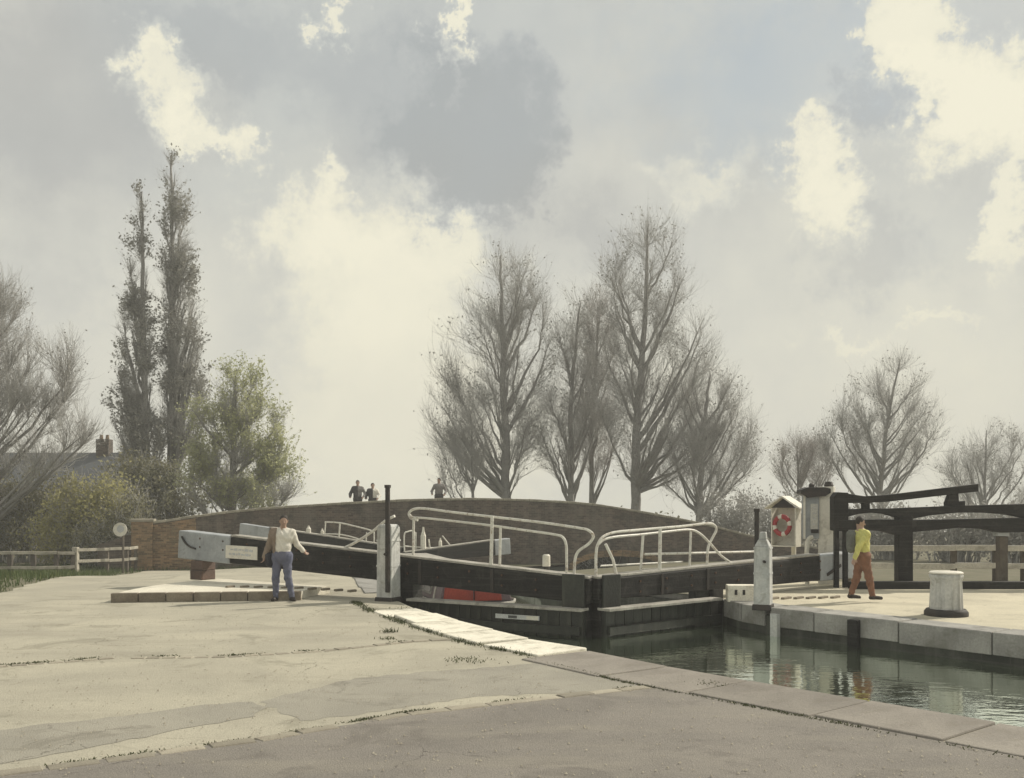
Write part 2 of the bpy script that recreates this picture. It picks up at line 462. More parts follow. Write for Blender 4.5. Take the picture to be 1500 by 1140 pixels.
class MB:
    """collects faces in world coordinates and links them as one mesh object"""
    def __init__(self):
        self.v = []
        self.f = []

    def add(self, vs, fs):
        o = len(self.v)
        self.v += [tuple(p) for p in vs]
        self.f += [tuple(i + o for i in q) for q in fs]
        return self

    def hexa(self, b4, t4):
        """eight corners: bottom ring and top ring, same order (counter clockwise from above)"""
        return self.add(list(b4) + list(t4), [(3, 2, 1, 0), (4, 5, 6, 7), (0, 1, 5, 4), (1, 2, 6, 5), (2, 3, 7, 6), (3, 0, 4, 7)])

    def box(self, c, s, rz=0.0):
        x, y, z = [q / 2 for q in s]
        ca, sa = math.cos(rz), math.sin(rz)
        r = [(c[0] + a * ca - b_ * sa, c[1] + a * sa + b_ * ca) for a, b_ in ((-x, -y), (x, -y), (x, y), (-x, y))]
        return self.hexa([(p[0], p[1], c[2] - z) for p in r], [(p[0], p[1], c[2] + z) for p in r])

    def beam(self, p0, p1, w0, h0, w1=None, h1=None, up=(0, 0, 1)):
        """timber between two centre points; w across, h along 'up'"""
        w1 = w0 if w1 is None else w1
        h1 = h0 if h1 is None else h1
        p0, p1, up = Vector(p0), Vector(p1), Vector(up)
        d = (p1 - p0).normalized()
        s = d.cross(up).normalized()
        u = s.cross(d).normalized()
        r = []
        for p, ww, hh in ((p0, w0, h0), (p1, w1, h1)):
            r.append([p + s * (a * ww / 2) + u * (b_ * hh / 2) for a, b_ in ((-1, -1), (1, -1), (1, 1), (-1, 1))])
        return self.add(r[0] + r[1], [(0, 1, 2, 3), (7, 6, 5, 4), (0, 4, 5, 1), (1, 5, 6, 2), (2, 6, 7, 3), (3, 7, 4, 0)])

    def tube(self, pts, r, n=8, r1=None):
        pts = [Vector(p) for p in pts]
        k = len(pts)
        o = len(self.v)
        nrm = None
        for i, p in enumerate(pts):
            tn = (pts[min(i + 1, k - 1)] - pts[max(i - 1, 0)]).normalized()
            if nrm is None:
                nrm = tn.orthogonal().normalized()
            else:
                nrm = (nrm - tn * nrm.dot(tn)).normalized()
            bn = tn.cross(nrm)
            rr = r if r1 is None else r + (r1 - r) * i / (k - 1)
            for j in range(n):
                a_ = 2 * math.pi * j / n
                self.v.append(tuple(p + (nrm * math.cos(a_) + bn * math.sin(a_)) * rr))
        for i in range(k - 1):
            for j in range(n):
                j2 = (j + 1) % n
                self.f.append((o + i * n + j, o + i * n + j2, o + (i + 1) * n + j2, o + (i + 1) * n + j))
        self.f.append(tuple(o + j for j in reversed(range(n))))
        self.f.append(tuple(o + (k - 1) * n + j for j in range(n)))
        return self

    def lathe(self, c, prof, n=20, flute=0.0, nf=0):
        o = len(self.v)
        for (rr, zz) in prof:
            for j in range(n):
                a_ = 2 * math.pi * j / n
                q = rr * (1 - flute * (0.5 - 0.5 * math.cos(nf * a_))) if nf else rr
                self.v.append((c[0] + q * math.cos(a_), c[1] + q * math.sin(a_), c[2] + zz))
        k = len(prof)
        for i in range(k - 1):
            for j in range(n):
                j2 = (j + 1) % n
                self.f.append((o + i * n + j, o + i * n + j2, o + (i + 1) * n + j2, o + (i + 1) * n + j))
        self.f.append(tuple(o + j for j in reversed(range(n))))
        self.f.append(tuple(o + (k - 1) * n + j for j in range(n)))
        return self

    def prism(self, poly, z0, z1):
        n = len(poly)
        vs = [(p[0], p[1], z0) for p in poly] + [(p[0], p[1], z1) for p in poly]
        return self.add(vs, [tuple(reversed(range(n))), tuple(range(n, 2 * n))] + [(i, (i + 1) % n, n + (i + 1) % n, n + i) for i in range(n)])

    def strip(self, pts, nrm, thick):
        """wall-like profile: pts = [(xy, zbottom, ztop)], extruded by thick along nrm (2D)"""
        o = len(self.v)
        nx, ny = nrm[0] * thick, nrm[1] * thick
        for (x, y, zb, zt) in pts:
            self.v += [(x, y, zb), (x, y, zt), (x + nx, y + ny, zt), (x + nx, y + ny, zb)]
        k = len(pts)
        for i in range(k - 1):
            a_, b_ = o + 4 * i, o + 4 * i + 4
            for j in range(4):
                j2 = (j + 1) % 4
                self.f.append((a_ + j, b_ + j, b_ + j2, a_ + j2))
        self.f.append((o, o + 1, o + 2, o + 3))
        e_ = o + 4 * (k - 1)
        self.f.append((e_ + 3, e_ + 2, e_ + 1, e_))
        return self

    def mesh(self, name, m_, smooth=False):
        me = bpy.data.meshes.new(name)
        me.from_pydata(self.v, [], self.f)
        bm = bmesh.new()
        bm.from_mesh(me)
        bmesh.ops.recalc_face_normals(bm, faces=bm.faces)
        bm.to_mesh(me)
        bm.free()
        me.materials.append(MATS[m_])
        if smooth:
            me.polygons.foreach_set('use_smooth', [True] * len(me.polygons))
            me.set_sharp_from_angle(angle=R(40))
        return me

    def build(self, name, m_, parent=None, bevel=0.0, smooth=False, loc=None):
        if loc is not None:
            self.v = [(p[0] - loc[0], p[1] - loc[1], p[2] - loc[2]) for p in self.v]
        o = link(name, self.mesh(name, m_, smooth), parent, loc)
        if bevel:
            bv = o.modifiers.new('bevel', 'BEVEL')
            bv.width = bevel
            bv.segments = 2
            bv.limit_method = 'ANGLE'
        return o


def smooth_path(pts, n=6):
    """Catmull-Rom through the points"""
    pts = [Vector(p) for p in pts]
    out = []
    for i in range(len(pts) - 1):
        p0, p1, p2, p3 = pts[max(i - 1, 0)], pts[i], pts[i + 1], pts[min(i + 2, len(pts) - 1)]
        for j in range(n):
            s = j / n
            out.append(0.5 * ((2 * p1) + (p2 - p0) * s + (2 * p0 - 5 * p1 + 4 * p2 - p3) * s * s + (3 * p1 - p0 - 3 * p2 + p3) * s ** 3))
    out.append(pts[-1])
    return out


def sst(a, b, x):
    q = min(1.0, max(0.0, (x - a) / (b - a)))
    return q * q * (3 - 2 * q)


def px(x, y, Y):
    """point of the place at depth Y that the picture shows at (x, y)"""
    return Vector(((x - 750) / FPX * Y, Y, CAM_H - (y - 730) / FPX * Y))


# ------------------------------------------------------------------ ground, water, walls
LB = [(62, -60), (18, -6.9), (9.5, 3.2), (4.57, 9.0), (2.06, 12.0), (1.12, 13.5), (0.1, 14.7), (-0.9, 16.6), (-1.8, 18.6), (-2.35, 20.3),
      (-2.6, 21.3), (-6.0, 37.6), (-5.2, 40.0), (2.6, 46.4), (3.4, 52.0), (-2, 58), (-14, 66)]
RB = [(74, -60), (27, -9.6), (13.3, 8.0), (7.7, 15.2), (4.9, 18.8), (4.5, 19.7), (4.4, 20.6), (4.3, 21.4), (-2.4, 37.6), (-1.0, 39.0), (7.4, 47.0),
      (7.8, 53.0), (1, 64), (-12, 74)]


def gz(x, y):
    k = sst(-11.5, -8.0, x)
    m_ = sst(-4.5, -1.0, x + (y - 30) * 0.25)
    lock = sst(29, 41, y) * (1 - m_) + sst(25.2, 34, y) * m_
    return -0.97 * (sst(24, 42, y) * (1 - k) + lock * k) - 0.03 * max(0.0, y - 56)


def inside(poly, x, y):
    c = False
    n = len(poly)
    j = n - 1
    for i in range(n):
        xi, yi = poly[i]
        xj, yj = poly[j]
        if (yi > y) != (yj > y) and x < (xj - xi) * (y - yi) / (yj - yi) + xi:
            c = not c
        j = i
    return c


def edge_dist(poly, x, y):
    best = 1e9
    for i in range(len(poly)):
        ax, ay = poly[i - 1]
        bx_, by_ = poly[i]
        dx, dy = bx_ - ax, by_ - ay
        L = dx * dx + dy * dy
        q = max(0, min(1, ((x - ax) * dx + (y - ay) * dy) / L)) if L else 0
        best = min(best, (ax + q * dx - x) ** 2 + (ay + q * dy - y) ** 2)
    return math.sqrt(best)


def wobble(poly, amp, step, seed=1, closed=True):
    """subdivide a polygon's edges and make them uneven"""
    rr = random.Random(seed)
    out = []
    n = len(poly)
    for i in range(n if closed else n - 1):
        a_, b_ = Vector(poly[i]), Vector(poly[(i + 1) % n])
        k = max(1, int((b_ - a_).length / step))
        nn = (b_ - a_).orthogonal().normalized() if (b_ - a_).length else Vector((0, 0))
        for j in range(k):
            p = a_.lerp(b_, j / k)
            if j:
                p = p + nn * rr.uniform(-amp, amp)
            out.append((p.x, p.y))
    if not closed:
        out.append(tuple(poly[-1]))
    return out


def sheet(name, poly, m_, zoff, step=1.0, box=(-32, 32, -4, 62), flat=None, parent=None):
    pts = [Vector(p) for p in poly]
    n = len(pts)
    edges = [(i, (i + 1) % n) for i in range(n)]
    if flat is None:
        x = box[0]
        while x <= box[1]:
            y = box[2]
            while y <= box[3]:
                if inside(poly, x, y) and edge_dist(poly, x, y) > 0.25 * step:
                    pts.append(Vector((x, y)))
                y += step
            x += step
    r = delaunay_2d_cdt(pts, edges, [], 1, 1e-5)
    vs = [(p.x, p.y, (gz(p.x, p.y) + zoff) if flat is None else flat) for p in r[0]]
    fs = []
    for f in r[2]:
        cx = sum(r[0][i].x for i in f) / 3
        cy = sum(r[0][i].y for i in f) / 3
        if inside(poly, cx, cy):
            fs.append(tuple(f))
    me = bpy.data.meshes.new(name)
    me.from_pydata(vs, [], fs)
    me.materials.append(MATS[m_])
    me.update()
    if me.polygons and me.polygons[0].normal.z < 0:
        me.flip_normals()
    return link(name, me, parent)


def pg(x, y, z=0.0):
    Y = FPX * (CAM_H - z) / (y - 730)
    return ((x - 750) / FPX * Y, Y)


ground_poly = [(-220, -60)] + LB + list(reversed(RB)) + [(220, -60), (220, 260), (-220, 260)]
ground = tag(sheet('ground', ground_poly, 'grass_ground', 0.0, 1.0), 'flat grassy ground around the lock', kind='structure')

path_poly = [(30, -23)] + LB[1:12] + [(-6.6, 39.5), (-9, 42.0), (-15.4, 42.1)] + \
    wobble([(-15.4, 42.1), (-15.2, 39), (-14.3, 35), (-12.6, 28), (-11.3, 22), (-11.6, 17), (-14, 8), (-22, -6)], 0.14, 0.5, 3, False)[1:] + [(-22, -23)]
path = tag(sheet('towpath', path_poly, 'path', 0.012, 1.0), 'broad pale worn towpath', kind='structure')

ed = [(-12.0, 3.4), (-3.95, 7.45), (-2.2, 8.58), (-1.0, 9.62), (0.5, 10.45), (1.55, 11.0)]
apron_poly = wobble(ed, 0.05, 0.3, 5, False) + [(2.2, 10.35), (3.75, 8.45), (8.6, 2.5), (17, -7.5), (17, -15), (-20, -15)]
apron = tag(sheet('shade_toned_tarmac', apron_poly, 'tarmac', 0.018, 1.0), 'foreground tarmac with shade painted into its darker grey brown', kind='structure')  # tarmac surface whose dark colour also paints the foreground shade

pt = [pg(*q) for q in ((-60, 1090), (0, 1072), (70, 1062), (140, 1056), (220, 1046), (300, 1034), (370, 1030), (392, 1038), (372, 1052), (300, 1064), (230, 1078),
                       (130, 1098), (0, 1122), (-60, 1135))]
tag(sheet('painted_shade_patch', wobble(pt, 0.035, 0.12, 8), 'patch', 0.0150, 1.0), 'patch of shade painted onto the towpath as a darker colour', kind='structure')  # dark sheet that paints a shadow band onto the towpath
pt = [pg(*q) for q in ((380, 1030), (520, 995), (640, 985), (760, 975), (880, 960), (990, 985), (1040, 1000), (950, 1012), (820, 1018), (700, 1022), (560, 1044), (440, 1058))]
tag(sheet('painted_shade_patch', wobble(pt, 0.05, 0.12, 11), 'patch', 0.0140, 1.0), 'large patch of painted shade beside the canal edge', kind='structure')  # second painted shadow band, along the water

lock_poly = [(40, -26)] + RB[1:9] + [(0.6, 37.0), (3.2, 29), (5.4, 26.4), (9.2, 24.6), (26, 24.6), (50, 10)]
tag(sheet('lockside_paving', lock_poly, 'lockside', 0.012, 1.0), 'cream paving along the far lockside', kind='structure')


def offset(pts, d):
    """polyline shifted sideways (positive = left of travel)"""
    out = []
    for i, p in enumerate(pts):
        a_ = Vector(pts[max(i - 1, 0)])
        b_ = Vector(pts[min(i + 1, len(pts) - 1)])
        dd = (b_ - a_).normalized()
        out.append((p[0] - dd.y * d, p[1] + dd.x * d))
    return out


MITRE1 = (1.5, 18.6)
up_poly = [(62, -59)] + offset(LB, 0.12)[1:10] + [(-2.3, 20.6), MITRE1, (4.2, 20.6)] + list(reversed(offset(RB, -0.12)[1:7])) + [(74, -59)]
tag(sheet('canal_water', up_poly, 'water', 0, flat=-0.48), 'still green canal water above the lock gates', kind='structure')
ch_poly = [(-2.3, 20.7), (-2.7, 21.3), (-6.1, 37.6), (-4, 36.6), (-2.3, 37.6), (4.4, 21.4), (4.3, 20.7), (1.5, 18.7)]
tag(sheet('canal_water', ch_poly, 'water', 0, flat=-0.86), 'dark water inside the lock chamber', kind='structure')
tail = [(-6.1, 37.7), (-5.4, 40), (2.5, 46.5), (3.3, 52), (-2.1, 58), (-14, 66), (-12, 74), (1.1, 64.1), (7.9, 53), (7.5, 47), (-0.9, 39), (-2.3, 37.7), (-4, 36.7)]
tag(sheet('canal_water', tail, 'water', 0, flat=-2.0), 'low water beyond the lock towards the bridge', kind='structure')


def bank_wall(name, pts, side, label, z0=-2.6):
    root = thing(name, (pts[0][0], pts[0][1], 0), label, 'canal wall')
    of = offset(pts, side * 0.5)
    mb = MB()
    for i in range(len(pts) - 1):
        a_, b_, c_, d_ = pts[i], pts[i + 1], of[i + 1], of[i]
        zt0, zt1 = gz(*a_) - 0.12, gz(*b_) - 0.12
        ring = [(a_, zt0), (b_, zt1), (c_, zt1), (d_, zt0)]
        mb.add([(p[0], p[1], z0) for p, _ in ring] + [(p[0], p[1], z) for p, z in ring], [(4, 5, 6, 7), (0, 1, 5, 4), (2, 3, 7, 6)])
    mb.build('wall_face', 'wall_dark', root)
    return root


def coping_run(root, pts, side, L, width, hgt, m_, name, seed, top=0.035, gap=0.012, out=0.05, jit=0.012):
    """stones of length about L laid along a polyline"""
    rr = random.Random(seed)
    P_ = [Vector(p) for p in pts]
    seg = [(P_[i + 1] - P_[i]).length for i in range(len(P_) - 1)]
    tot = sum(seg)

    def at(s):
        s = max(0, min(tot - 1e-6, s))
        for i, q in enumerate(seg):
            if s <= q:
                d = (P_[i + 1] - P_[i]) / q
                return P_[i] + d * s, d
            s -= q
        return P_[-1], d
    cuts = [0.0]
    while cuts[-1] < tot - L * 0.6:
        cuts.append(min(tot, cuts[-1] + L * rr.uniform(0.8, 1.2)))
    cuts[-1] = tot
    res = []
    for a_, b_ in zip(cuts[:-1], cuts[1:]):
        p0, d0 = at(a_ + gap)
        p1, d1 = at(b_ - gap)
        dd = (p1 - p0).normalized()
        nn = Vector((-dd.y, dd.x)) * side
        j = rr.uniform(-jit, jit)
        ww = width * rr.uniform(0.92, 1.08)
        zz = top + rr.uniform(-jit, jit)
        ring = [p0 - nn * (out + j), p1 - nn * (out + rr.uniform(-jit, jit)), p1 + nn * ww, p0 + nn * ww]
        mid = (p0 + p1) / 2
        mb = MB()
        bt = [(p.x, p.y, gz(p.x, p.y) + zz - hgt) for p in ring]
        tp = [(p.x, p.y, gz(p.x, p.y) + zz + rr.uniform(-0.4, 0.4) * jit) for p in ring]
        mb.hexa(bt, tp)
        res.append(mb.build(name, m_, root, bevel=0.018, loc=(mid.x, mid.y, gz(mid.x, mid.y))))
    return res


lw = bank_wall('canal_wall', LB[1:], 1, 'near canal wall edged with white and brown stones below the towpath')
coping_run(lw, [(0.98, 13.6), (0.1, 14.7), (-0.9, 16.6), (-1.8, 18.6), (-2.35, 20.2)], 1, 1.35, 0.78, 0.30, 'coping', 'coping_stone', 4, jit=0.03)
coping_run(lw, [(11.5, 0.8), (9.5, 3.2), (4.57, 9.0), (2.06, 12.0), (1.0, 13.5)], 1, 1.35, 1.02, 0.26, 'flag', 'coping_stone', 6, top=0.034, jit=0.004)
coping_run(lw, [(-2.75, 21.9), (-5.9, 37.0)], 1, 1.5, 0.5, 0.3, 'coping_grey', 'coping_stone', 9)
rw = bank_wall('canal_wall', RB[1:], -1, 'far canal wall with pale grey coping below the cream lockside')
coping_run(rw, [(16.9, 3.4), (13.3, 8.0), (7.7, 15.2), (4.9, 18.8)], -1, 1.55, 0.62, 0.36, 'coping_grey', 'coping_stone', 12)
coping_run(rw, [(4.85, 18.95), (4.5, 19.7), (4.4, 20.5)], -1, 0.8, 0.6, 0.36, 'coping_grey', 'coping_stone', 13)
coping_run(rw, [(4.25, 21.9), (-2.2, 37.0)], -1, 1.5, 0.5, 0.3, 'coping_grey', 'coping_stone', 14)
# black strip that paints a dark recess onto the far wall; paler timber by the gate
dR = (Vector((7.7, 15.2)) - Vector((4.9, 18.8))).normalized()
fa = math.atan2(dR.y, dR.x)
nR = Vector((-dR.y, dR.x))           # towards the bank (right)
if nR.x < 0:
    nR = -nR
for (s_, m_, wd, z0, z1, lab) in ((1.82, 'black_timber', 0.20, -1.0, -0.01, 'short black strip painting a dark recess onto the far canal wall'),
                                   (0.16, 'post_paint', 0.16, -0.9, -0.06, 'pale vertical timber on the far wall under the white gate post')):
    q = Vector((4.9, 18.8)) + dR * s_ - nR * 0.10
    tag(MB().box((q.x, q.y, (z0 + z1) / 2), (wd, 0.11, z1 - z0), fa).build('fender', m_, bevel=0.012, loc=(q.x, q.y, z0)), lab, 'fender')

# rows of setts let into the towpath
def sett_row(line, w_, L, seed, z=0.03, drop=0.0):
    rr = random.Random(seed)
    P_ = [Vector(p) for p in line]
    for i in range(len(P_) - 1):
        d = P_[i + 1] - P_[i]
        n = max(1, int(d.length / L))
        for j in range(n):
            if rr.random() < drop:
                continue
            c = P_[i] + d * ((j + 0.5) / n)
            yield c.x + rr.uniform(-.012, .012), c.y + rr.uniform(-.012, .012), d.length / n, math.atan2(d.y, d.x) + rr.uniform(-.05, .05), rr


sett_mesh = {}


def sett(w_, l_, h_):
    k = (round(w_, 2), round(l_, 2))
    if k not in sett_mesh:
        mb = MB()
        a_, b_ = l_ / 2, w_ / 2
        i_ = 0.012
        mb.hexa([(-a_, -b_, -h_), (a_, -b_, -h_), (a_, b_, -h_), (-a_, b_, -h_)], [(-a_, -b_, -i_), (a_, -b_, -i_), (a_, b_, -i_), (-a_, b_, -i_)])
        mb.f.pop(1)
        a2, b2 = a_ - i_, b_ - i_
        mb.add([(-a2, -b2, 0), (a2, -b2, 0), (a2, b2, 0), (-a2, b2, 0)], [(0, 1, 2, 3)])
        mb.f += [(4, 5, 9, 8), (5, 6, 10, 9), (6, 7, 11, 10), (7, 4, 8, 11)]
        sett_mesh[k] = mb.mesh('sett', 'sett')
    return sett_mesh[k]


for line, w_, L, sd_, z_, dr in (
        ([(-7.6, 11.9), (-6.43, 12.3), (-5.2, 13.0), (-3.75, 13.1), (-2.6, 13.6), (-1.45, 14.5), (-0.75, 14.75)], 0.16, 0.2, 21, 0.026, 0.12),
        ([(-12.0, 3.4), (-3.95, 7.45), (-2.2, 8.58), (-1.0, 9.62), (0.5, 10.45), (1.5, 10.98)], 0.17, 0.36, 22, 0.030, 0.03)):
    for (x, y, l_, a_, rr) in sett_row(line, w_, L, sd_, drop=dr):
        if y < 5.5:
            continue
        o = link('sett', sett(w_ * 1.0, round(l_ * 2, 1) / 2 - 0.015, 0.08), path, (x, y, gz(x, y) + z_ - rr.uniform(0, 0.010)))
        o.rotation_euler.z = a_

# raised quadrants where the gate beams are walked round, with foothold ridges
def quadrant(name, c, r0, r1, a0, a1, hgt, label, nfoot, rf):
    root = thing(name, (c[0], c[1], 0), label, 'paving')
    n = 28
    ang = [a0 + (a1 - a0) * i / n for i in range(n + 1)]
    poly = [(c[0] + r0 * math.cos(q), c[1] + r0 * math.sin(q)) for q in ang] + [(c[0] + r1 * math.cos(q), c[1] + r1 * math.sin(q)) for q in reversed(ang)]
    mb = MB()
    zs = []
    vs_b, vs_t = [], []
    for i in range(n):
        p = [poly[i], poly[i + 1], poly[2 * n - i], poly[2 * n + 1 - i]]
        mb.hexa([(x, y, gz(x, y) - 0.1) for x, y in p], [(x, y, hgt) for x, y in p])
    mb.build('slab', 'quadrant', root)
    mbk = MB()
    for i in range(nfoot):
        q = a0 + (a1 - a0) * (i + 0.7) / (nfoot + 0.4)
        x, y = c[0] + rf * math.cos(q), c[1] + rf * math.sin(q)
        o = MB().box((x, y, hgt + 0.03), (0.50, 0.06, 0.05), q).build('foothold', 'coping_grey', root, bevel=0.015, loc=(x, y, hgt))
    return root, poly


quadrant('beam_quadrant', (-2.35, 20.75), 2.0, 5.7, R(146), R(178) + 0.16, 0.17, 'raised pale quadrant paving under the left balance beam', 0, 3.9)
# kerb stones round the outer edge of the left quadrant
qk = thing('quadrant_kerb', (-6, 19.6, 0), 'low brown kerb along the front of the left quadrant', 'kerb')
for i in range(7):
    rr_ = 2.0 + (5.75 - 2.0) * i / 7
    r2_ = 2.0 + (5.75 - 2.0) * (i + 0.97) / 7
    q = R(178) + 0.16
    a_ = Vector((-2.35 + rr_ * math.cos(q), 20.75 + rr_ * math.sin(q), 0.09))
    b_ = Vector((-2.35 + r2_ * math.cos(q), 20.75 + r2_ * math.sin(q), 0.09))
    off = Vector((-math.sin(q), math.cos(q), 0)) * 0.07
    MB().beam(a_ + off, b_ + off, 0.14, 0.22).build('kerb_stone', 'kerb_brown', qk, bevel=0.015)
ql = bpy.data.objects['beam_quadrant']
paving = bpy.data.objects['lockside_paving']
for i in range(10):
    x, y = -6.1 + 0.31 * i, 21.55 - 0.012 * i * i + 0.02 * (i % 2)
    MB().box((x, y, 0.185), (0.20, 0.085, 0.05), R(52)).build('foothold', 'kerb_brown', ql, bevel=0.012, loc=(x, y, 0.17))
for i in range(7):
    x, y = 5.15 + 0.27 * i, 20.55 + 0.05 * i
    MB().box((x, y, 0.03), (0.34, 0.085, 0.05), R(48)).build('foothold', 'kerb_brown', paving, bevel=0.012, loc=(x, y, 0.0))

# cream slotted block on the coping beside the right-hand gate
bk = thing('slotted_block', (4.62, 20.1, 0.0), 'cream stone block with three dark slots beside the right gate', 'block')
MB().box((4.70, 20.25, 0.17), (0.66, 0.32, 0.34), R(-4)).build('block', 'coping', bk, bevel=0.015)
for i in range(3):
    MB().box((4.52 + i * 0.16, 20.09, 0.20), (0.05, 0.02, 0.10), R(-4)).build('slot', 'iron', bk)

# ------------------------------------------------------------------ brick bridge
BC = Vector((-1.58, 46.0))
BU = Vector((0.974, 0.225)).normalized()
BN = Vector((-BU.y, BU.x))


def bs(x):
    q = (x - 750) / FPX
    return (BC.y * q - BC.x) / (BU.x - BU.y * q)


prof = [(205, 767), (240, 762), (300, 752), (400, 742), (500, 736), (600, 731), (700, 729), (800, 732), (870, 737), (950, 750), (1040, 768), (1110, 787)]
bsz = []
for (x, y) in prof:
    s_ = bs(x)
    bsz.append((s_, CAM_H - (y - 730) / FPX * (BC.y + BU.y * s_)))
bsz.append((bsz[-1][0] + 4.5, -0.9))
bsz[-1] = (bsz[-1][0], -0.55)
SS = np.array([q[0] for q in bsz])
ZZ = np.array([q[1] for q in bsz])


def btop(s_):
    # smooth interpolation
    vals = [np.interp(s_ + k * 0.5, SS, ZZ) for k in (-2, -1, 0, 1, 2)]
    return float(sum(vals) / 5)


ARC, ARW = 6.81, 2.2


def bbot(s_):
    q = (s_ - ARC) / ARW
    return -1.25 + 0.58 * math.sqrt(max(0, 1 - q * q)) if abs(q) < 1 else -2.8


def bpt(s_, d=0.0):
    p = BC + BU * s_ + BN * d
    return p.x, p.y


bridge = thing('brick_bridge', bpt(ARC) + (-0.97,), 'long low humpbacked brick bridge with brown parapet behind the lock', 'bridge')
sv = sorted(set(list(np.arange(SS[0], SS[-1], 0.4)) + list(np.linspace(ARC - ARW, ARC + ARW, 25)) + [ARC - ARW - 1e-3, ARC + ARW + 1e-3, SS[-1]]))
for d0, nm, th in ((0.0, 'parapet_wall', 0.45), (4.1, 'parapet_wall', 0.45)):
    mb = MB().strip([bpt(s_, d0) + (bbot(s_), btop(s_) - 0.1) for s_ in sv], BN, th)
    mb.build(nm, 'brick', bridge)
MB().strip([bpt(s_, 0.45) + (bbot(s_) + 0.05, btop(s_) - 0.82) for s_ in sv], BN, 3.65).build('deck', 'tarmac', bridge)
n_st = int((SS[-1] - SS[0]) / 0.62)
for i in range(n_st):
    a_ = SS[0] + 0.45 + i * 0.62
    b_ = a_ + 0.605
    for d0 in (0.0,):
        jz = random.uniform(-0.008, 0.012)
        r4 = [bpt(a_, d0 - 0.05), bpt(b_, d0 - 0.05), bpt(b_, d0 + 0.5), bpt(a_, d0 + 0.5)]
        zt = [btop(a_), btop(b_), btop(b_), btop(a_)]
        mid = bpt((a_ + b_) / 2, d0)
        MB().hexa([(p[0], p[1], z - 0.11) for p, z in zip(r4, zt)], [(p[0], p[1], z + jz) for p, z in zip(r4, zt)]).build(
            'coping_stone', 'bridge_coping', bridge, bevel=0.02, loc=(mid[0], mid[1], zt[0]))
for i in range(17):
    a0, a1 = math.pi * i / 17 + 0.006, math.pi * (i + 1) / 17 - 0.006
    mb = MB()
    ring = []
    for (aa, k) in ((a0, 0.0), (a1, 0.0), (a1, 0.3), (a0, 0.3)):
        ring.append((ARC - (ARW + k) * math.cos(aa), -1.25 + (0.58 + k) * math.sin(aa)))
    mb.add([bpt(s_, -0.03) + (z,) for s_, z in ring] + [bpt(s_, 0.2) + (z,) for s_, z in ring],
           [(0, 1, 2, 3), (7, 6, 5, 4), (0, 4, 5, 1), (1, 5, 6, 2), (2, 6, 7, 3), (3, 7, 4, 0)])
    mb.build('voussoir', 'brick_warm', bridge)
ps = SS[0]
c_ = bpt(ps + 0.1, 0.2)
pier = MB().box((c_[0], c_[1], -0.05), (0.86, 0.80, 2.3), BR_ANG).build('pier', 'brick_warm', bridge, bevel=0.01)
MB().box((c_[0], c_[1], 1.15), (0.98, 0.92, 0.12), BR_ANG).build('pier_cap', 'bridge_coping', pier, bevel=0.02)
# warmer brick colour on the first stretch of the parapet
MB().strip([bpt(s_, -0.02) + (-1.6, btop(s_) - 0.14) for s_ in np.arange(SS[0] + 0.5, SS[0] + 2.3, 0.3)], BN, 0.1).build('warm_brickwork', 'brick_warm', bridge)
# short return wall and bank to the left of the pier
tag(MB().strip([(c_[0] - 0.45 - 0.55 * i, c_[1] + 0.12 * i, -1.5, 0.55 - 0.16 * i) for i in range(4)], (0.1, 0.99), 0.4).build('wing_wall', 'brick', loc=(c_[0] - 1, c_[1], -0.97)),
    'short dark brick wing wall left of the bridge pier', 'wall')

# ------------------------------------------------------------------ house far left
h0, h1, hy = px(-70, 660, 63), px(196, 660, 63), 63
house = thing('house', ((h0.x + h1.x) / 2, hy, -0.97), 'long low house with blue grey roof behind the bare tree', 'house')
ez, rz_ = 2.7, h0.z
MB().box(((h0.x + h1.x) / 2, hy + 3, 0.85), (h1.x - h0.x - 0.4, 5.6, 3.8)).build('wall', 'render_wall', house)
roof = MB()
xa, xb = h0.x, h1.x
roof.add([(xa, hy - 0.3, ez), (xb, hy - 0.3, ez), (xb - 0.4, hy + 3, rz_), (xa + 0.4, hy + 3, rz_), (xb, hy + 6.3, ez), (xa, hy + 6.3, ez),
          (xa, hy - 0.3, ez - .15), (xb, hy - 0.3, ez - .15), (xb, hy + 6.3, ez - .15), (xa, hy + 6.3, ez - .15)],
         [(0, 1, 2, 3), (3, 2, 4, 5), (0, 3, 5), (1, 4, 2), (6, 7, 1, 0), (7, 8, 4, 1), (8, 9, 5, 4), (9, 6, 0, 5), (9, 8, 7, 6)])
ro = roof.build('roof', 'roof', house)
cc = px(153, 650, 66)
ch = MB().box((cc.x, hy + 3, 5.2), (0.85, 0.7, 1.6)).build('chimney', 'brick', ro)
for i in range(2):
    MB().lathe((cc.x - 0.2 + 0.4 * i, hy + 3, 6.0), [(0.13, 0), (0.10, 0.3)], 10).build('chimney_pot', 'brick_warm', ro)
for xw in np.arange(xa + 1.4, xb - 0.6, 2.4):
    wn = MB().box((xw, hy + 0.17, 1.4), (1.0, 0.06, 1.1)).build('window', 'white_paint', house)
    MB().box((xw, hy + 0.13, 1.4), (0.86, 0.04, 0.96)).build('pane', 'glass', wn)

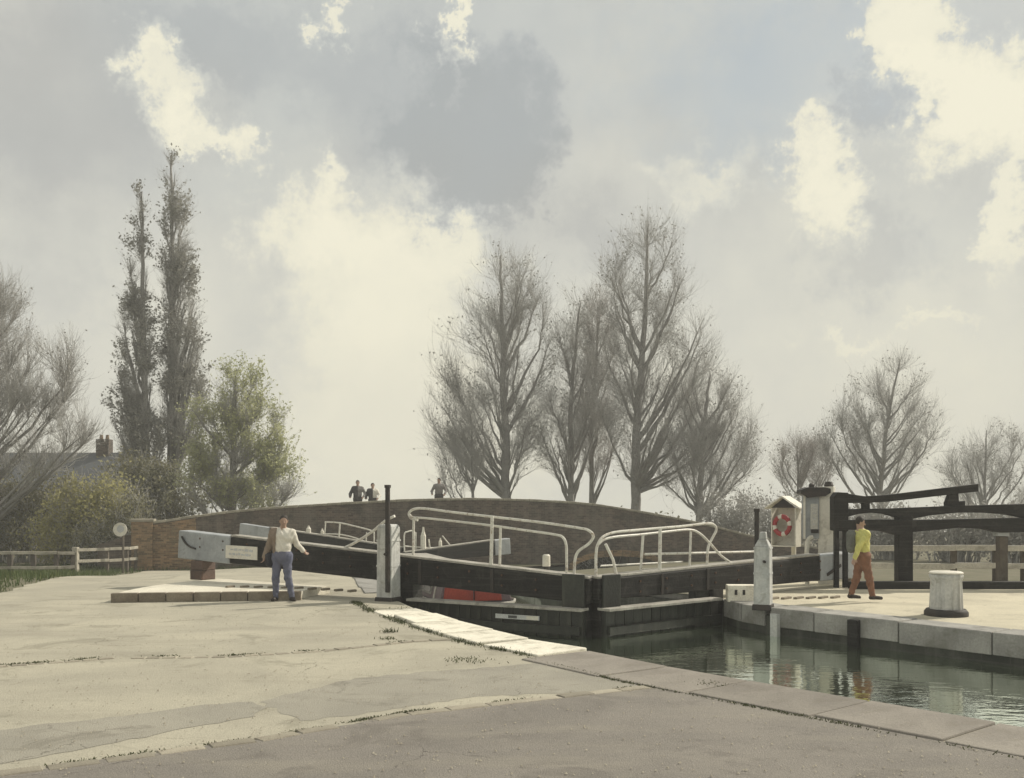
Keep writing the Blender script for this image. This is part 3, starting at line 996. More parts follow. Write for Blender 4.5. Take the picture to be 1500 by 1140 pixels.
# ------------------------------------------------------------------ fences
def fence(name, pts, hgt, rails, label, post_m, rail_m, pw=0.11, rw_=(0.05, 0.11), big=None, zf=gz):
    root = thing(name, (pts[0][0], pts[0][1], zf(*pts[0])), label, 'fence')
    for i, (x, y) in enumerate(pts):
        z = zf(x, y)
        k = 1.9 if big is not None and i in big else 1.0
        hh = hgt + (0.08 if k > 1 else 0)
        mb = MB().box((x, y, z + hh / 2 - 0.1), (pw * k, pw * k, hh + 0.2), random.uniform(-.06, .06))
        mb.build('post', post_m if k == 1.0 else 'fence_wood', root, bevel=0.012, loc=(x, y, z))
    for i in range(len(pts) - 1):
        (x0, y0), (x1, y1) = pts[i], pts[i + 1]
        d = Vector((x1 - x0, y1 - y0)).normalized()
        n = Vector((d.y, -d.x)) * (pw / 2 + rw_[0] / 2 + 0.002)
        if n.y > 0:
            n = -n
        for rz in rails:
            MB().beam((x0 + n.x, y0 + n.y, zf(x0, y0) + rz + random.uniform(-.015, .015)), (x1 + n.x, y1 + n.y, zf(x1, y1) + rz + random.uniform(-.015, .015)),
                      rw_[0], rw_[1]).build('rail', rail_m, root, bevel=0.01)
    return root


lf = [(-22.0, 36.6), (-21.0, 37.2), (-20.0, 37.7), (-19.2, 38.1), (-18.5, 38.5), (-17.8, 38.9), (-17.3, 39.3)]
fence('post_and_rail_fence', lf, 0.92, (0.86, 0.30), 'low weathered fence with pale top rail on the grass at left', 'fence_post', 'fence_wood', 0.16, (0.06, 0.12))
lf2 = [(-17.25, 39.35), (-16.5, 40.6), (-16.05, 41.5), (-15.95, 42.2)]
fence('post_and_rail_fence', lf2, 1.0, (0.98, 0.52), 'two-rail fence running up to the bridge pier', 'fence_post', 'fence_wood', 0.11, (0.06, 0.12), big=(0,))
fence('post_and_rail_fence', [(8.35, 24.75), (9.65, 24.8), (11.0, 24.8), (12.05, 24.8), (12.75, 24.8), (13.7, 24.8), (15.0, 24.8), (16.4, 24.8)], 0.95, (0.86, 0.42),
      'white two-rail fence behind the black gantry at right', 'fence_post', 'fence_white', 0.13, (0.05, 0.14))
fence('post_and_rail_fence', [(4.2, 32.5), (5.6, 32.4), (7.0, 32.3), (8.4, 32.2), (9.8, 32.1)], 0.78, (0.68,),
      'single-rail fence in front of the right end of the bridge', 'fence_white', 'fence_white', 0.09, (0.05, 0.09))

# round sign on a post near the pier
sg = thing('round_sign', (-15.95, 40.6, gz(-15.95, 40.6)), 'small round white sign on a dark post left of the bridge pier', 'sign')
q = px(176, 776, 40.6)
MB().tube([(q.x + 0.1, 40.66, gz(q.x, 40.6)), (q.x + 0.1, 40.66, q.z + 0.1)], 0.045, 8).build('post', 'fence_post', sg)
disc = MB()
n = 24
disc.add([(q.x + 0.28 * math.cos(2 * math.pi * i / n), 40.58, q.z + 0.28 * math.sin(2 * math.pi * i / n)) for i in range(n)] +
         [(q.x + 0.28 * math.cos(2 * math.pi * i / n), 40.61, q.z + 0.28 * math.sin(2 * math.pi * i / n)) for i in range(n)],
         [tuple(range(n)), tuple(reversed(range(n, 2 * n)))] + [(i, (i + 1) % n, n + (i + 1) % n, n + i) for i in range(n)])
dk = disc.build('disc', 'white_paint', sg)
d2 = MB()
d2.add([(q.x + 0.02 + 0.15 * math.cos(2 * math.pi * i / n), 40.575, q.z + 0.03 + 0.15 * math.sin(2 * math.pi * i / n)) for i in range(n)], [tuple(range(n))])
d2.build('centre_field', 'sign_grey', dk)

# ------------------------------------------------------------------ lock gates
class Leaf:
    """one leaf of a mitre gate: the vertical plane through mitre post, heel post and the end of the balance beam"""
    def __init__(self, M, H, E, ztop, thick):
        self.M, self.H, self.E = Vector(M), Vector(H), Vector(E)
        self.zt, self.th = ztop, thick
        self.d = (self.E - self.M).normalized()
        n = Vector((self.d.y, -self.d.x))
        self.n = n if n.y < 0 else -n          # towards the camera
        self.L = (self.E - self.M).length
        self.LH = (self.H - self.M).length
        self.rot = math.atan2(self.d.y, self.d.x)

    def top(self, s):
        return self.zt[0] + (self.zt[1] - self.zt[0]) * s / self.L

    def tk(self, s):
        return self.th[0] + (self.th[1] - self.th[0]) * s / self.L

    def pt(self, s, z, off=0.0):
        p = self.M + self.d * s + self.n * off
        return Vector((p.x, p.y, z))

    def on(self, x, y, off=0.0):
        """picture point carried onto the leaf's plane"""
        q = (x - 750) / FPX
        M = self.M + self.n * off
        s = (q * M.y - M.x) / (self.d.x - q * self.d.y)
        Y = M.y + self.d.y * s
        return px(x, y, Y)

    def s_of(self, x):
        q = (x - 750) / FPX
        return (q * self.M.y - self.M.x) / (self.d.x - q * self.d.y)


def gate_leaf(name, lf, label, end_s, rail_paths, post_paths, foot=True, wd=0.36, group='lock gates', zfoot=0.04):
    root = thing(name, (lf.H.x, lf.H.y, 0.0), label, 'lock gate', group)

    def seg(s0, s1, w_, dz0=0.0, dz1=0.0):
        a_, b_ = lf.pt(s0, lf.top(s0) - lf.tk(s0) / 2), lf.pt(s1, lf.top(s1) - lf.tk(s1) / 2)
        return MB().beam(a_, b_, w_, lf.tk(s0) + dz0, w_, lf.tk(s1) + dz1)
    seg(-0.02, end_s, wd).build('balance_beam', 'black_timber', root, bevel=0.03)
    be = seg(end_s + 0.002, lf.L, wd + 0.03, 0.03, 0.03).build('beam_end', 'grey_paint', root, bevel=0.03)
    a_, b_ = lf.pt(0.0, lf.top(0) + 0.025), lf.pt(end_s, lf.top(end_s) + 0.025)
    MB().beam(a_, b_, wd * 0.9, 0.045).build('sunlit_top_strip', 'plank_top', root, bevel=0.01)  # pale strip added to paint the sunlit top edge of the beam
    zb = lambda s: lf.top(s) - lf.tk(s) + 0.03
    hp = lf.pt(lf.LH, 0)
    MB().hexa(*[[(p.x, p.y, z) for p in (lf.pt(lf.LH - 0.17, 0, 0.18), lf.pt(lf.LH + 0.17, 0, 0.18), lf.pt(lf.LH + 0.17, 0, -0.18), lf.pt(lf.LH - 0.17, 0, -0.18))]
                for z in (-1.9, zb(lf.LH))]).build('heel_post', 'black_timber', root, bevel=0.02)
    MB().hexa(*[[(p.x, p.y, z) for p in (lf.pt(0.03, 0, 0.18), lf.pt(0.36, 0, 0.18), lf.pt(0.36, 0, -0.18), lf.pt(0.03, 0, -0.18))]
                for z in (-1.9, zb(0.2))]).build('mitre_post', 'black_timber', root, bevel=0.02)
    if foot:
        MB().hexa(*[[(p.x, p.y, z) for p in (lf.pt(0.06, 0, 0.185), lf.pt(0.52, 0, 0.185), lf.pt(0.52, 0, 0.235), lf.pt(0.06, 0, 0.235))]
                    for z in (zfoot + 0.02, lf.top(0.2) + 0.07)]).build('mitre_board', 'wet_timber', root, bevel=0.012)
        for k in range(2):
            o0 = 0.10 + 0.17 * k
            MB().beam(lf.pt(0.02, zfoot, o0 + 0.09), lf.pt(lf.LH - 0.18, zfoot, o0 + 0.09), 0.16, 0.05).build('foot_plank', 'plank_top', root, bevel=0.008)
        n = int((lf.LH - 0.3) / 0.23)
        for i in range(n):
            s0 = 0.05 + (lf.LH - 0.2) * i / n
            s1 = 0.05 + (lf.LH - 0.2) * (i + 1) / n - 0.012
            pr = random.uniform(-0.008, 0.01)
            q4 = [lf.pt(s0, 0, 0.30 + pr), lf.pt(s1, 0, 0.30 + pr), lf.pt(s1, 0, 0.19), lf.pt(s0, 0, 0.19)]
            if lf.d.x < 0:
                q4 = [q4[1], q4[0], q4[3], q4[2]]
            c = lf.pt((s0 + s1) / 2, -0.5, 0.25)
            MB().hexa([(p.x, p.y, -1.8) for p in q4], [(p.x, p.y, zfoot - 0.03) for p in q4]).build('sheeting_plank', 'wet_timber', root, bevel=0.008, loc=c)
        MB().beam(lf.pt(0.1, -0.36, 0.335), lf.pt(lf.LH - 0.1, -0.36, 0.335), 0.06, 0.16).build('sheeting_rail', 'wet_timber', root, bevel=0.01)
        for s in (0.25, lf.LH * 0.5, lf.LH - 0.35):
            MB().beam(lf.pt(s, lf.top(s) - 0.02, wd / 2 + 0.012), lf.pt(s, lf.top(s) - lf.tk(s) + 0.02, wd / 2 + 0.012), 0.07, 0.02, up=(lf.n.x, lf.n.y, 0)).build('iron_strap', 'iron', root)
    if foot:
        for s in np.arange(0.35, lf.L - 0.6, 0.75):
            for dz in (0.12, 0.32):
                a_ = lf.pt(s, lf.top(s) - dz, wd / 2 - 0.01)
                b_ = lf.pt(s, lf.top(s) - dz, wd / 2 + 0.022)
                MB().tube([a_, b_], 0.024, 6).build('bolt', 'rust', root)
    for pth, r in rail_paths:
        MB().tube(smooth_path(pth, 5), r, 8).build('handrail', 'white_rail', root, smooth=True)
    for pth, r in post_paths:
        MB().tube(pth, r, 8).build('rail_post', 'white_rail', root, smooth=True)
    return root, be


LFL = Leaf((1.5, 18.6), (-2.09, 20.66), (-7.9, 24.0), (0.60, 1.32), (0.46, 0.64))
o_ = lambda l, pts, off=0.0: [l.on(x, y, off) for x, y in pts]
g1, be1 = gate_leaf('lock_gate', LFL, 'left near lock gate with long black balance beam ending in grey paint', LFL.s_of(345), [
    (o_(LFL, [(612, 762), (602, 759), (599, 752), (606, 746), (622, 745), (660, 750), (720, 757), (790, 765), (845, 773), (862, 777), (869, 786),
              (862, 797), (847, 808), (842, 822), (841, 846)]), 0.027),
    (o_(LFL, [(600, 754), (605, 758), (622, 759), (660, 763), (720, 770), (770, 777), (812, 783), (824, 787), (829, 797), (830, 815), (830, 850)]), 0.025)],
    [(o_(LFL, [(721, 756), (719, 838)], 0.12), 0.034), (o_(LFL, [(733, 771), (732, 832)]), 0.026),
     (o_(LFL, [(606, 759), (605, 826)]), 0.026), (o_(LFL, [(720, 770), (721, 838)], 0.0), 0.02)])
# hook, painted board and tie bar of the left beam
sE = LFL.s_of(290)
hook = [LFL.pt(LFL.s_of(277), LFL.top(sE) - 0.10, 0.225), LFL.pt(LFL.s_of(281), LFL.top(sE) - 0.22, 0.225), LFL.pt(LFL.s_of(288), LFL.top(sE) - 0.33, 0.225),
        LFL.pt(LFL.s_of(297), LFL.top(sE) - 0.38, 0.225)]
MB().tube(smooth_path(hook, 4), 0.028, 7, 0.02).build('hook', 'iron', be1, smooth=True)
p0, p1 = LFL.on(331, 808, 0.21), LFL.on(377, 811, 0.21)
pb = MB().beam(p0, p1, 0.03, 0.30).build('name_board', 'white_paint', g1, bevel=0.006)
mk = []
rr = random.Random(5)
for row, (fa_, fb_) in enumerate(((0.16, 0.9), (0.12, 0.8))):
    x = fa_
    while x < fb_:
        ln = rr.uniform(0.04, 0.12)
        a_ = p0.lerp(p1, x) + Vector((LFL.n.x * 0.018, LFL.n.y * 0.018, 0.055 - 0.10 * row))
        b_ = p0.lerp(p1, min(fb_, x + ln)) + Vector((LFL.n.x * 0.018, LFL.n.y * 0.018, 0.055 - 0.10 * row + rr.uniform(-.012, .012)))
        mk.append((a_, b_))
        x += ln + 0.03
mbm = MB()
for a_, b_ in mk:
    mbm.beam(a_, b_, 0.006, rr.uniform(0.03, 0.055))
mbm.build('faded_lettering', 'sign_grey', pb)
MB().tube(smooth_path([LFL.on(497, 806), LFL.on(520, 795), LFL.on(545, 779), LFL.on(563, 764), LFL.on(578, 756)], 4), 0.03, 8).build('tie_bar', 'white_rail', g1, smooth=True)
# small worn plate on the planking
p0, p1 = LFL.on(726, 902, 0.325), LFL.on(790, 906, 0.325)
pl = MB().beam(p0, p1, 0.02, 0.085).build('number_plate', 'sign_grey', g1)
MB().beam(p0.lerp(p1, 0.72) + Vector((LFL.n.x * .012, LFL.n.y * .012, 0)), p0.lerp(p1, 0.98) + Vector((LFL.n.x * .012, LFL.n.y * .012, 0)), 0.008, 0.075).build('worn_paint', 'white_paint', pl)
MB().beam(p0.lerp(p1, 0.30) + Vector((LFL.n.x * .012, LFL.n.y * .012, 0)), p0.lerp(p1, 0.5) + Vector((LFL.n.x * .012, LFL.n.y * .012, 0)), 0.008, 0.05).build('worn_paint', 'mark_dark', pl)

LFR = Leaf((1.5, 18.6), (4.17, 20.79), (8.07, 24.0), (0.60, 0.80), (0.40, 0.60))
g2, be2 = gate_leaf('lock_gate', LFR, 'right near lock gate with black beam ending at the walking person', LFR.s_of(1192), [
    (o_(LFR, [(873, 846), (873, 812), (876, 797), (884, 786), (900, 780), (930, 777), (965, 774), (1000, 771), (1035, 767), (1046, 769), (1049, 777),
              (1043, 789), (1037, 804), (1035, 842)]), 0.027),
    (o_(LFR, [(877, 797), (886, 790), (905, 786), (940, 783), (975, 779), (1008, 776), (1024, 781), (1040, 796), (1056, 814), (1073, 826)]), 0.025)],
    [(o_(LFR, [(942, 783), (938, 842)]), 0.027), (o_(LFR, [(967, 774), (966, 848)], 0.12), 0.034), (o_(LFR, [(1012, 776), (1010, 832)]), 0.024),
     (o_(LFR, [(887, 797), (898, 820), (905, 852)]), 0.028), (o_(LFR, [(945, 812), (1110, 808)], -0.15), 0.024), (o_(LFR, [(880, 829), (1000, 823)], -0.1), 0.018)])
a_, b_ = LFR.on(1212, 842, 0.215), LFR.on(1232, 828, 0.215)
MB().beam(a_, b_, 0.02, 0.07).build('strap', 'iron', be2)
# brace by the right heel post
MB().hexa(*[[(p.x, p.y, z) for p in (LFR.pt(LFR.LH - 0.62, 0, 0.10), LFR.pt(LFR.LH - 0.2, 0, 0.10), LFR.pt(LFR.LH - 0.2, 0, -0.10), LFR.pt(LFR.LH - 0.62, 0, -0.10))]
            for z in (-0.1, LFR.top(2) - 0.3)]).build('heel_board', 'wet_timber', g2, bevel=0.01)

# brick rest under the left beam end
rest_p = LFL.pt(LFL.s_of(297), 0.0)
rs = thing('beam_rest', (rest_p.x, rest_p.y, 0.17), 'brown brick rest under the grey end of the left balance beam', 'support')
zt_ = LFL.top(LFL.s_of(297)) - LFL.tk(LFL.s_of(297)) - 0.02
hz = (zt_ - 0.17) / 2
for i in range(2):
    MB().box((rest_p.x + 0.01 * i, rest_p.y, 0.17 + hz * (i + 0.5)), (0.40 - 0.02 * i, 0.42, hz - 0.006), LFL.rot + 0.04 * i).build('block', 'rest_brick', rs, bevel=0.015)

# far pair of gates at the tail of the lock
LF2 = Leaf((-4.05, 36.5), (-6.0, 37.55), (-10.9, 40.2), (0.28, 1.08), (0.40, 0.52))
g3, be3 = gate_leaf('lock_gate', LF2, 'far left lock gate with thin white rails and pale beam end behind the standing person', LF2.s_of(398), [
    (o_(LF2, [(476, 765), (497, 766), (520, 771), (545, 778), (548, 786), (547, 812)]), 0.028),
    (o_(LF2, [(445, 788), (470, 783), (497, 783), (520, 788), (540, 796)]), 0.024)],
    [(o_(LF2, [(498, 766), (495, 808)]), 0.03), (o_(LF2, [(477, 765), (474, 800)]), 0.026), (o_(LF2, [(537, 780), (535, 812)]), 0.026)], foot=False, wd=0.3)
LF3 = Leaf((-4.0, 36.5), (-2.5, 37.6), (-0.15, 39.3), (0.10, 0.52), (0.40, 0.60))
g4, be4 = gate_leaf('lock_gate', LF3, 'far right lock gate with short black beam seen under the near left handrail', LF3.s_of(722), [
    (o_(LF3, [(593, 822), (592, 785), (597, 779), (606, 778), (609, 786)]), 0.028), (o_(LF3, [(592, 800), (620, 802), (650, 803)]), 0.022)],
    [(o_(LF3, [(609, 780), (609, 822)]), 0.026), (o_(LF3, [(628, 790), (632, 822)]), 0.03), (o_(LF3, [(648, 785), (660, 800)]), 0.024)], foot=False, wd=0.3)
for lf, root, xs in ((LF2, g3, ((452, 770, 0.10), (472, 774, 0.07))), (LF3, g4, ((620, 772, 0.11), (645, 788, 0.07)))):
    for (x, y, wv) in xs:
        s = lf.s_of(x)
        q = lf.on(x, y)
        z0 = lf.top(s)
        hgt = q.z - z0
        MB().lathe((q.x, q.y, z0), [(wv, 0), (wv * 0.9, hgt * 0.55), (wv * 0.95, hgt * 0.6), (wv * 0.45, hgt * 0.8), (wv * 0.3, hgt)], 8).build('paddle_gear', 'white_paint', root)

# ------------------------------------------------------------------ paddle posts by the near gates
def paddle_post(x, y, hgt, wv, rz, label, bar_top, bar_off, neck, kind):
    root = thing('paddle_post', (x, y, 0), label, 'post', 'painted paddle posts by the near gates')
    h_ = wv / 2
    ca, sa = math.cos(rz), math.sin(rz)

    def ring(r_, z, dx=0.0):
        return [(x + a_ * ca - b_ * sa + dx, y + a_ * sa + b_ * ca, z) for a_, b_ in ((-r_, -r_), (r_, -r_), (r_, r_), (-r_, r_))]
    mb = MB()
    body_top = hgt - (0.28 if neck else 0.06)
    mb.hexa(ring(h_ * 1.06, 0.0), ring(h_, body_top))
    if neck:
        mb.hexa(ring(h_ * 0.98, body_top + 0.001), ring(h_ * 0.52, body_top + 0.14))
        mb.hexa(ring(h_ * 0.50, body_top + 0.141), ring(h_ * 0.40, hgt))
    else:
        mb.hexa(ring(h_ * 0.98, body_top + 0.001), ring(h_ * 0.8, hgt))
    mb.build('post_body', kind, root, bevel=0.015)
    mb = MB()
    mb.hexa(ring(h_ * 1.25, -0.02), ring(h_ * 1.18, 0.09))
    mb.build('base', 'iron', root, bevel=0.01)
    bx, by = x + bar_off[0], y + bar_off[1]
    bar = MB().box((bx, by, bar_top / 2 + 0.1), (0.085, 0.06, bar_top - 0.2), rz).build('rack_bar', 'iron', root, bevel=0.006)
    MB().box((bx, by, bar_top + 0.01), (0.105, 0.08, 0.06), rz).build('bar_cap', 'iron', bar)
    for z in (hgt * 0.45, hgt * 0.78):
        mb = MB()
        mb.hexa(ring(h_ * 1.07, z), ring(h_ * 1.07, z + 0.035))
        mb.build('strap', 'iron' if kind == 'x' else 'post_paint', root)
    # winding spindle
    MB().tube([(x - 0.02, y - h_ * 1.0, hgt * 0.62), (x - 0.04, y - h_ * 1.0 - 0.14, hgt * 0.62)], 0.028, 8).build('spindle', 'iron', root)
    return root


paddle_post(-2.52, 20.33, 1.57, 0.34, R(-25), 'pale grey paddle post with tall black rack bar beside the left near gate', 2.33, (0.01, -0.235), False, 'post_paint')
paddle_post(4.78, 18.95, 1.46, 0.29, R(-25), 'shouldered pale paddle post at the water edge by the right near gate', 1.86, (-0.06, 0.24), True, 'post_paint')

# ------------------------------------------------------------------ bollards
bo = thing('bollard', (7.74, 17.75, 0.03), 'stout grey white fluted bollard on a dark base at the lockside edge', 'bollard')
MB().lathe((7.74, 17.75, 0.012), [(0.37, 0), (0.37, 0.07), (0.33, 0.12)], 28).build('base', 'iron', bo, smooth=True)
MB().lathe((7.74, 17.75, 0.13), [(0.285, 0), (0.272, 0.3), (0.262, 0.52), (0.285, 0.56), (0.29, 0.60), (0.27, 0.63)], 72, 0.07, 12).build('drum', 'post_paint', bo, smooth=True)
bz_ = gz(1.07, 31.0)
MB().lathe((7.74, 17.75, 0.762), [(0.285, 0), (0.285, 0.02), (0.26, 0.035)], 32).build('cap', 'white_paint', bo, smooth=True)
b2 = thing('marker_post', (1.07, 31.0, bz_), 'slim white topped marker post beyond the near left handrail', 'post')
MB().lathe((1.07, 31, bz_ - 0.05), [(0.10, 0), (0.095, 0.74)], 14).build('shaft', 'iron', b2, smooth=True)
MB().lathe((1.07, 31, bz_ + 0.691), [(0.125, 0), (0.12, 0.33), (0.08, 0.37)], 14).build('white_top', 'white_paint', b2, smooth=True)

# ------------------------------------------------------------------ black timber gantry at right
GY = 23.3
gx = lambda x: (x - 750) / FPX * GY
gzz = lambda y: CAM_H - (y - 730) / FPX * GY
gan = thing('timber_gantry', (gx(1324), GY, 0), 'black timber gantry with arched beams and tilted top arm behind the walking person', 'gantry')


def gprof(name, top, bot, y0, th, parent=gan):
    tx, tz = zip(*top)
    bx_, bz = zip(*bot)
    xs = sorted(set(list(np.linspace(max(tx[0], bx_[0]), min(tx[-1], bx_[-1]), 26)) + list(tx) + list(bx_)))
    MB().strip([(gx(x), y0, gzz(np.interp(x, bx_, bz)), gzz(np.interp(x, tx, tz))) for x in xs], (0, 1), th).build(name, 'black_timber', parent, bevel=0.012)


gprof('arched_beam', [(1232, 746), (1300, 745), (1400, 741), (1580, 736)],
      [(1232, 757), (1240, 757), (1255, 753), (1275, 751), (1295, 753), (1312, 758), (1334, 760), (1360, 755), (1400, 751), (1440, 751), (1475, 754), (1500, 759), (1580, 759)], GY - 0.12, 0.28)
gprof('arched_beam', [(1226, 762), (1300, 761), (1340, 762), (1580, 757)],
      [(1226, 776), (1262, 776), (1290, 778), (1312, 784), (1334, 779), (1360, 777), (1400, 773), (1440, 775), (1460, 780), (1580, 778)], GY - 0.16, 0.36)
gprof('top_arm', [(1224, 724), (1232, 722), (1265, 727), (1300, 725), (1431, 709)], [(1224, 737), (1250, 737), (1265, 737), (1300, 735), (1431, 720)], GY - 0.09, 0.22)
MB().strip([(gx(1219), GY - 0.15, gzz(777), gzz(728)), (gx(1224), GY - 0.15, gzz(778), gzz(721)), (gx(1240), GY - 0.15, gzz(778), gzz(722))], (0, 1), 0.34).build('end_block', 'black_timber', gan, bevel=0.015)
for x in (1225, 1238):
    MB().box((gx(x), GY, gzz(777) / 2), (0.10, 0.14, gzz(777)), 0).build('end_leg', 'black_timber', gan, bevel=0.01)
MB().box((gx(1324), GY + 0.02, gzz(758) / 2 + 0.02), (0.34, 0.30, gzz(758) + 0.04)).build('main_post', 'black_timber', gan, bevel=0.02)
MB().box((gx(1268), GY + 0.02, gzz(741)), (0.16, 0.18, 0.17)).build('arm_pivot', 'black_timber', gan, bevel=0.01)
MB().strip([(gx(1385), GY - 0.07, gzz(744), gzz(737)), (gx(1393), GY - 0.07, gzz(744), gzz(715)), (gx(1402), GY - 0.07, gzz(744), gzz(714)),
            (gx(1403), GY - 0.07, gzz(744), gzz(735)), (gx(1412), GY - 0.07, gzz(744), gzz(734))], (0, 1), 0.18).build('arm_bracket', 'black_timber', gan, bevel=0.008)
MB().box((gx(1469), GY + 0.05, gzz(786) / 2), (0.20, 0.2, gzz(786))).build('side_post', 'fence_post', gan, bevel=0.012)
MB().box((gx(1467), GY + 0.03, gzz(780)), (0.27, 0.26, 0.17)).build('side_post_head', 'grey_paint', gan, bevel=0.012)
MB().box((gx(1640), GY + 0.05, gzz(760) / 2), (0.34, 0.3, gzz(760))).build('main_post', 'black_timber', gan, bevel=0.02)
gprof('arched_beam', [(1580.5, 736), (1660, 734)], [(1580.5, 778), (1660, 778)], GY - 0.12, 0.28)
tag(MB().beam((gx(1238), GY - 0.3, 0.09), (gx(1700), GY - 0.3, 0.09), 0.26, 0.18).build('timber_baulk', 'black_timber', bevel=0.02, loc=(gx(1400), GY - 0.3, 0)),
    'long black timber baulk lying along the foot of the gantry', 'timber')

# ------------------------------------------------------------------ lifebuoy housing and paddle stand
LX, LY = 6.88, 25.0
lb = thing('lifebuoy_housing', (LX, LY, 0), 'small white lifebuoy cabinet with pitched roof on a post', 'cabinet')
fn_ = Vector((-0.62, -0.785))                   # open front looks to the left and towards the camera
sn_ = Vector((0.785, -0.62))
al = math.atan2(sn_.y, sn_.x)
ctr = Vector((LX, LY))
cz0, cz1 = 0.92, 1.86


def lbx(name, m_, along, out, z, size, parent=lb, bv=0.006):
    c = ctr + sn_ * along + fn_ * out
    return MB().box((c.x, c.y, z), size, al).build(name, m_, parent, bevel=bv)


lbx('back_panel', 'white_paint', 0, -0.16, (cz0 + cz1) / 2, (0.62, 0.03, cz1 - cz0))
lbx('side_panel', 'white_paint', 0.31, 0.0, (cz0 + cz1) / 2, (0.03, 0.34, cz1 - cz0))
lbx('side_panel', 'white_paint', -0.31, 0.0, (cz0 + cz1) / 2, (0.03, 0.34, cz1 - cz0))
lbx('floor_panel', 'white_paint', 0, 0.0, cz0 - 0.017, (0.65, 0.35, 0.03))
lbx('post', 'white_paint', 0.12, -0.20, 0.78, (0.11, 0.05, 1.56))
for s in (-1, 1):
    mb = MB()
    c0 = ctr
    e_ = c0 + sn_ * (s * 0.46)
    pts_ = []
    for z_ in (0, 0.04):
        pts_ += [Vector((c0 + fn_ * 0.27).to_tuple() + (cz1 + 0.26 + z_,)), Vector((c0 - fn_ * 0.24).to_tuple() + (cz1 + 0.26 + z_,)),
                 Vector((e_ - fn_ * 0.24).to_tuple() + (cz1 - 0.03 + z_,)), Vector((e_ + fn_ * 0.27).to_tuple() + (cz1 - 0.03 + z_,))]
    mb.hexa(pts_[:4], pts_[4:])
    mb.build('roof_board', 'white_paint', lb)
gb = MB()
gp = [ctr + sn_ * -0.32 + fn_ * 0.16, ctr + sn_ * 0.32 + fn_ * 0.16]
gb.add([(gp[0].x, gp[0].y, cz1), (gp[1].x, gp[1].y, cz1), ((gp[0].x + gp[1].x) / 2, (gp[0].y + gp[1].y) / 2, cz1 + 0.24)], [(0, 1, 2)])
gb.build('gable', 'iron', lb)
# lifebuoy hanging in the cabinet: ring of red and white quarters
vs, fs, mi = [], [], []
nu, nv, Rr, rr_ = 40, 12, 0.20, 0.055
for i in range(nu):
    for j in range(nv):
        u_, v_ = 2 * math.pi * i / nu, 2 * math.pi * j / nv
        a_ = (Rr + rr_ * math.cos(v_)) * math.cos(u_)
        z_ = (Rr + rr_ * math.cos(v_)) * math.sin(u_)
        c = ctr + sn_ * (a_ - 0.05) + fn_ * (0.12 + rr_ * math.sin(v_))
        vs.append((c.x, c.y, 1.42 + z_ * 1.1))
for i in range(nu):
    for j in range(nv):
        fs.append((i * nv + j, ((i + 1) % nu) * nv + j, ((i + 1) % nu) * nv + (j + 1) % nv, i * nv + (j + 1) % nv))
        mi.append(1 if (i % 10) < 3 else 0)
me = bpy.data.meshes.new('lifebuoy')
me.from_pydata(vs, [], fs)
me.materials.append(MATS['life_red'])
me.materials.append(MATS['white_paint'])
me.polygons.foreach_set('material_index', mi)
me.polygons.foreach_set('use_smooth', [True] * len(fs))
tag(link('lifebuoy', me), 'red and white lifebuoy hanging in the white cabinet', 'lifebuoy')

PY_ = 24.3
qx = lambda x: (x - 750) / FPX * PY_
qz = lambda y: CAM_H - (y - 730) / FPX * PY_
ps_ = thing('paddle_stand', (qx(1205), PY_, 0), 'tall white lock gear stand with grey gauge panel and dark cap', 'gear stand')
MB().box((qx(1211), PY_, qz(713) / 2), (0.36, 0.34, qz(713)), R(-25)).build('pillar', 'white_paint', ps_, bevel=0.012)
MB().box((qx(1186), PY_ - 0.06, (qz(722) + qz(789)) / 2), (0.40, 0.10, qz(722) - qz(789)), R(-6)).build('panel', 'grey_paint', ps_, bevel=0.008)
MB().box((qx(1176), PY_ - 0.13, (qz(722) + qz(789)) / 2), (0.045, 0.05, qz(722) - qz(789)), R(-6)).build('panel_edge', 'white_paint', ps_)
gbd = MB().box((qx(1190), PY_ - 0.135, (qz(738) + qz(775)) / 2), (0.17, 0.02, qz(738) - qz(775)), R(-6)).build('gauge_board', 'notice_paper', ps_)
mbm = MB()
for i in range(4):
    mbm.box((qx(1190), PY_ - 0.15, qz(744 + 8 * i)), (0.07, 0.008, 0.02), R(-6))
mbm.build('gauge_marks', 'sign_grey', gbd)
MB().box((qx(1191), PY_ - 0.14, qz(778)), (0.18, 0.04, 0.09), R(-6)).build('lower_plate', 'iron', ps_)
MB().strip([(qx(1169), PY_ - 0.22, qz(723), qz(718)), (qx(1180), PY_ - 0.22, qz(729), qz(714)), (qx(1205), PY_ - 0.22, qz(727), qz(714)), (qx(1213), PY_ - 0.22, qz(722), qz(716))], (0, 1), 0.36).build('cap', 'iron', ps_, bevel=0.01)
MB().lathe((qx(1188), PY_ - 0.05, qz(714)), [(0.07, 0), (0.07, 0.07), (0.03, 0.1)], 10).build('cap_knob', 'iron', ps_)
MB().lathe((qx(1214), PY_, qz(714)), [(0.10, 0), (0.12, 0.05), (0.08, 0.14)], 10).build('pillar_knob', 'iron', ps_)
for x, y0, y1 in ((1181, 789, 812), (1204, 789, 806)):
    MB().tube(smooth_path([(qx(x + 8), PY_ - 0.08, qz(y0 - 3)), (qx(x), PY_ - 0.08, qz(y0 + 6)), (qx(x), PY_ - 0.08, 0.0)], 4), 0.055, 8).build('bracket_leg', 'white_paint', ps_, smooth=True)

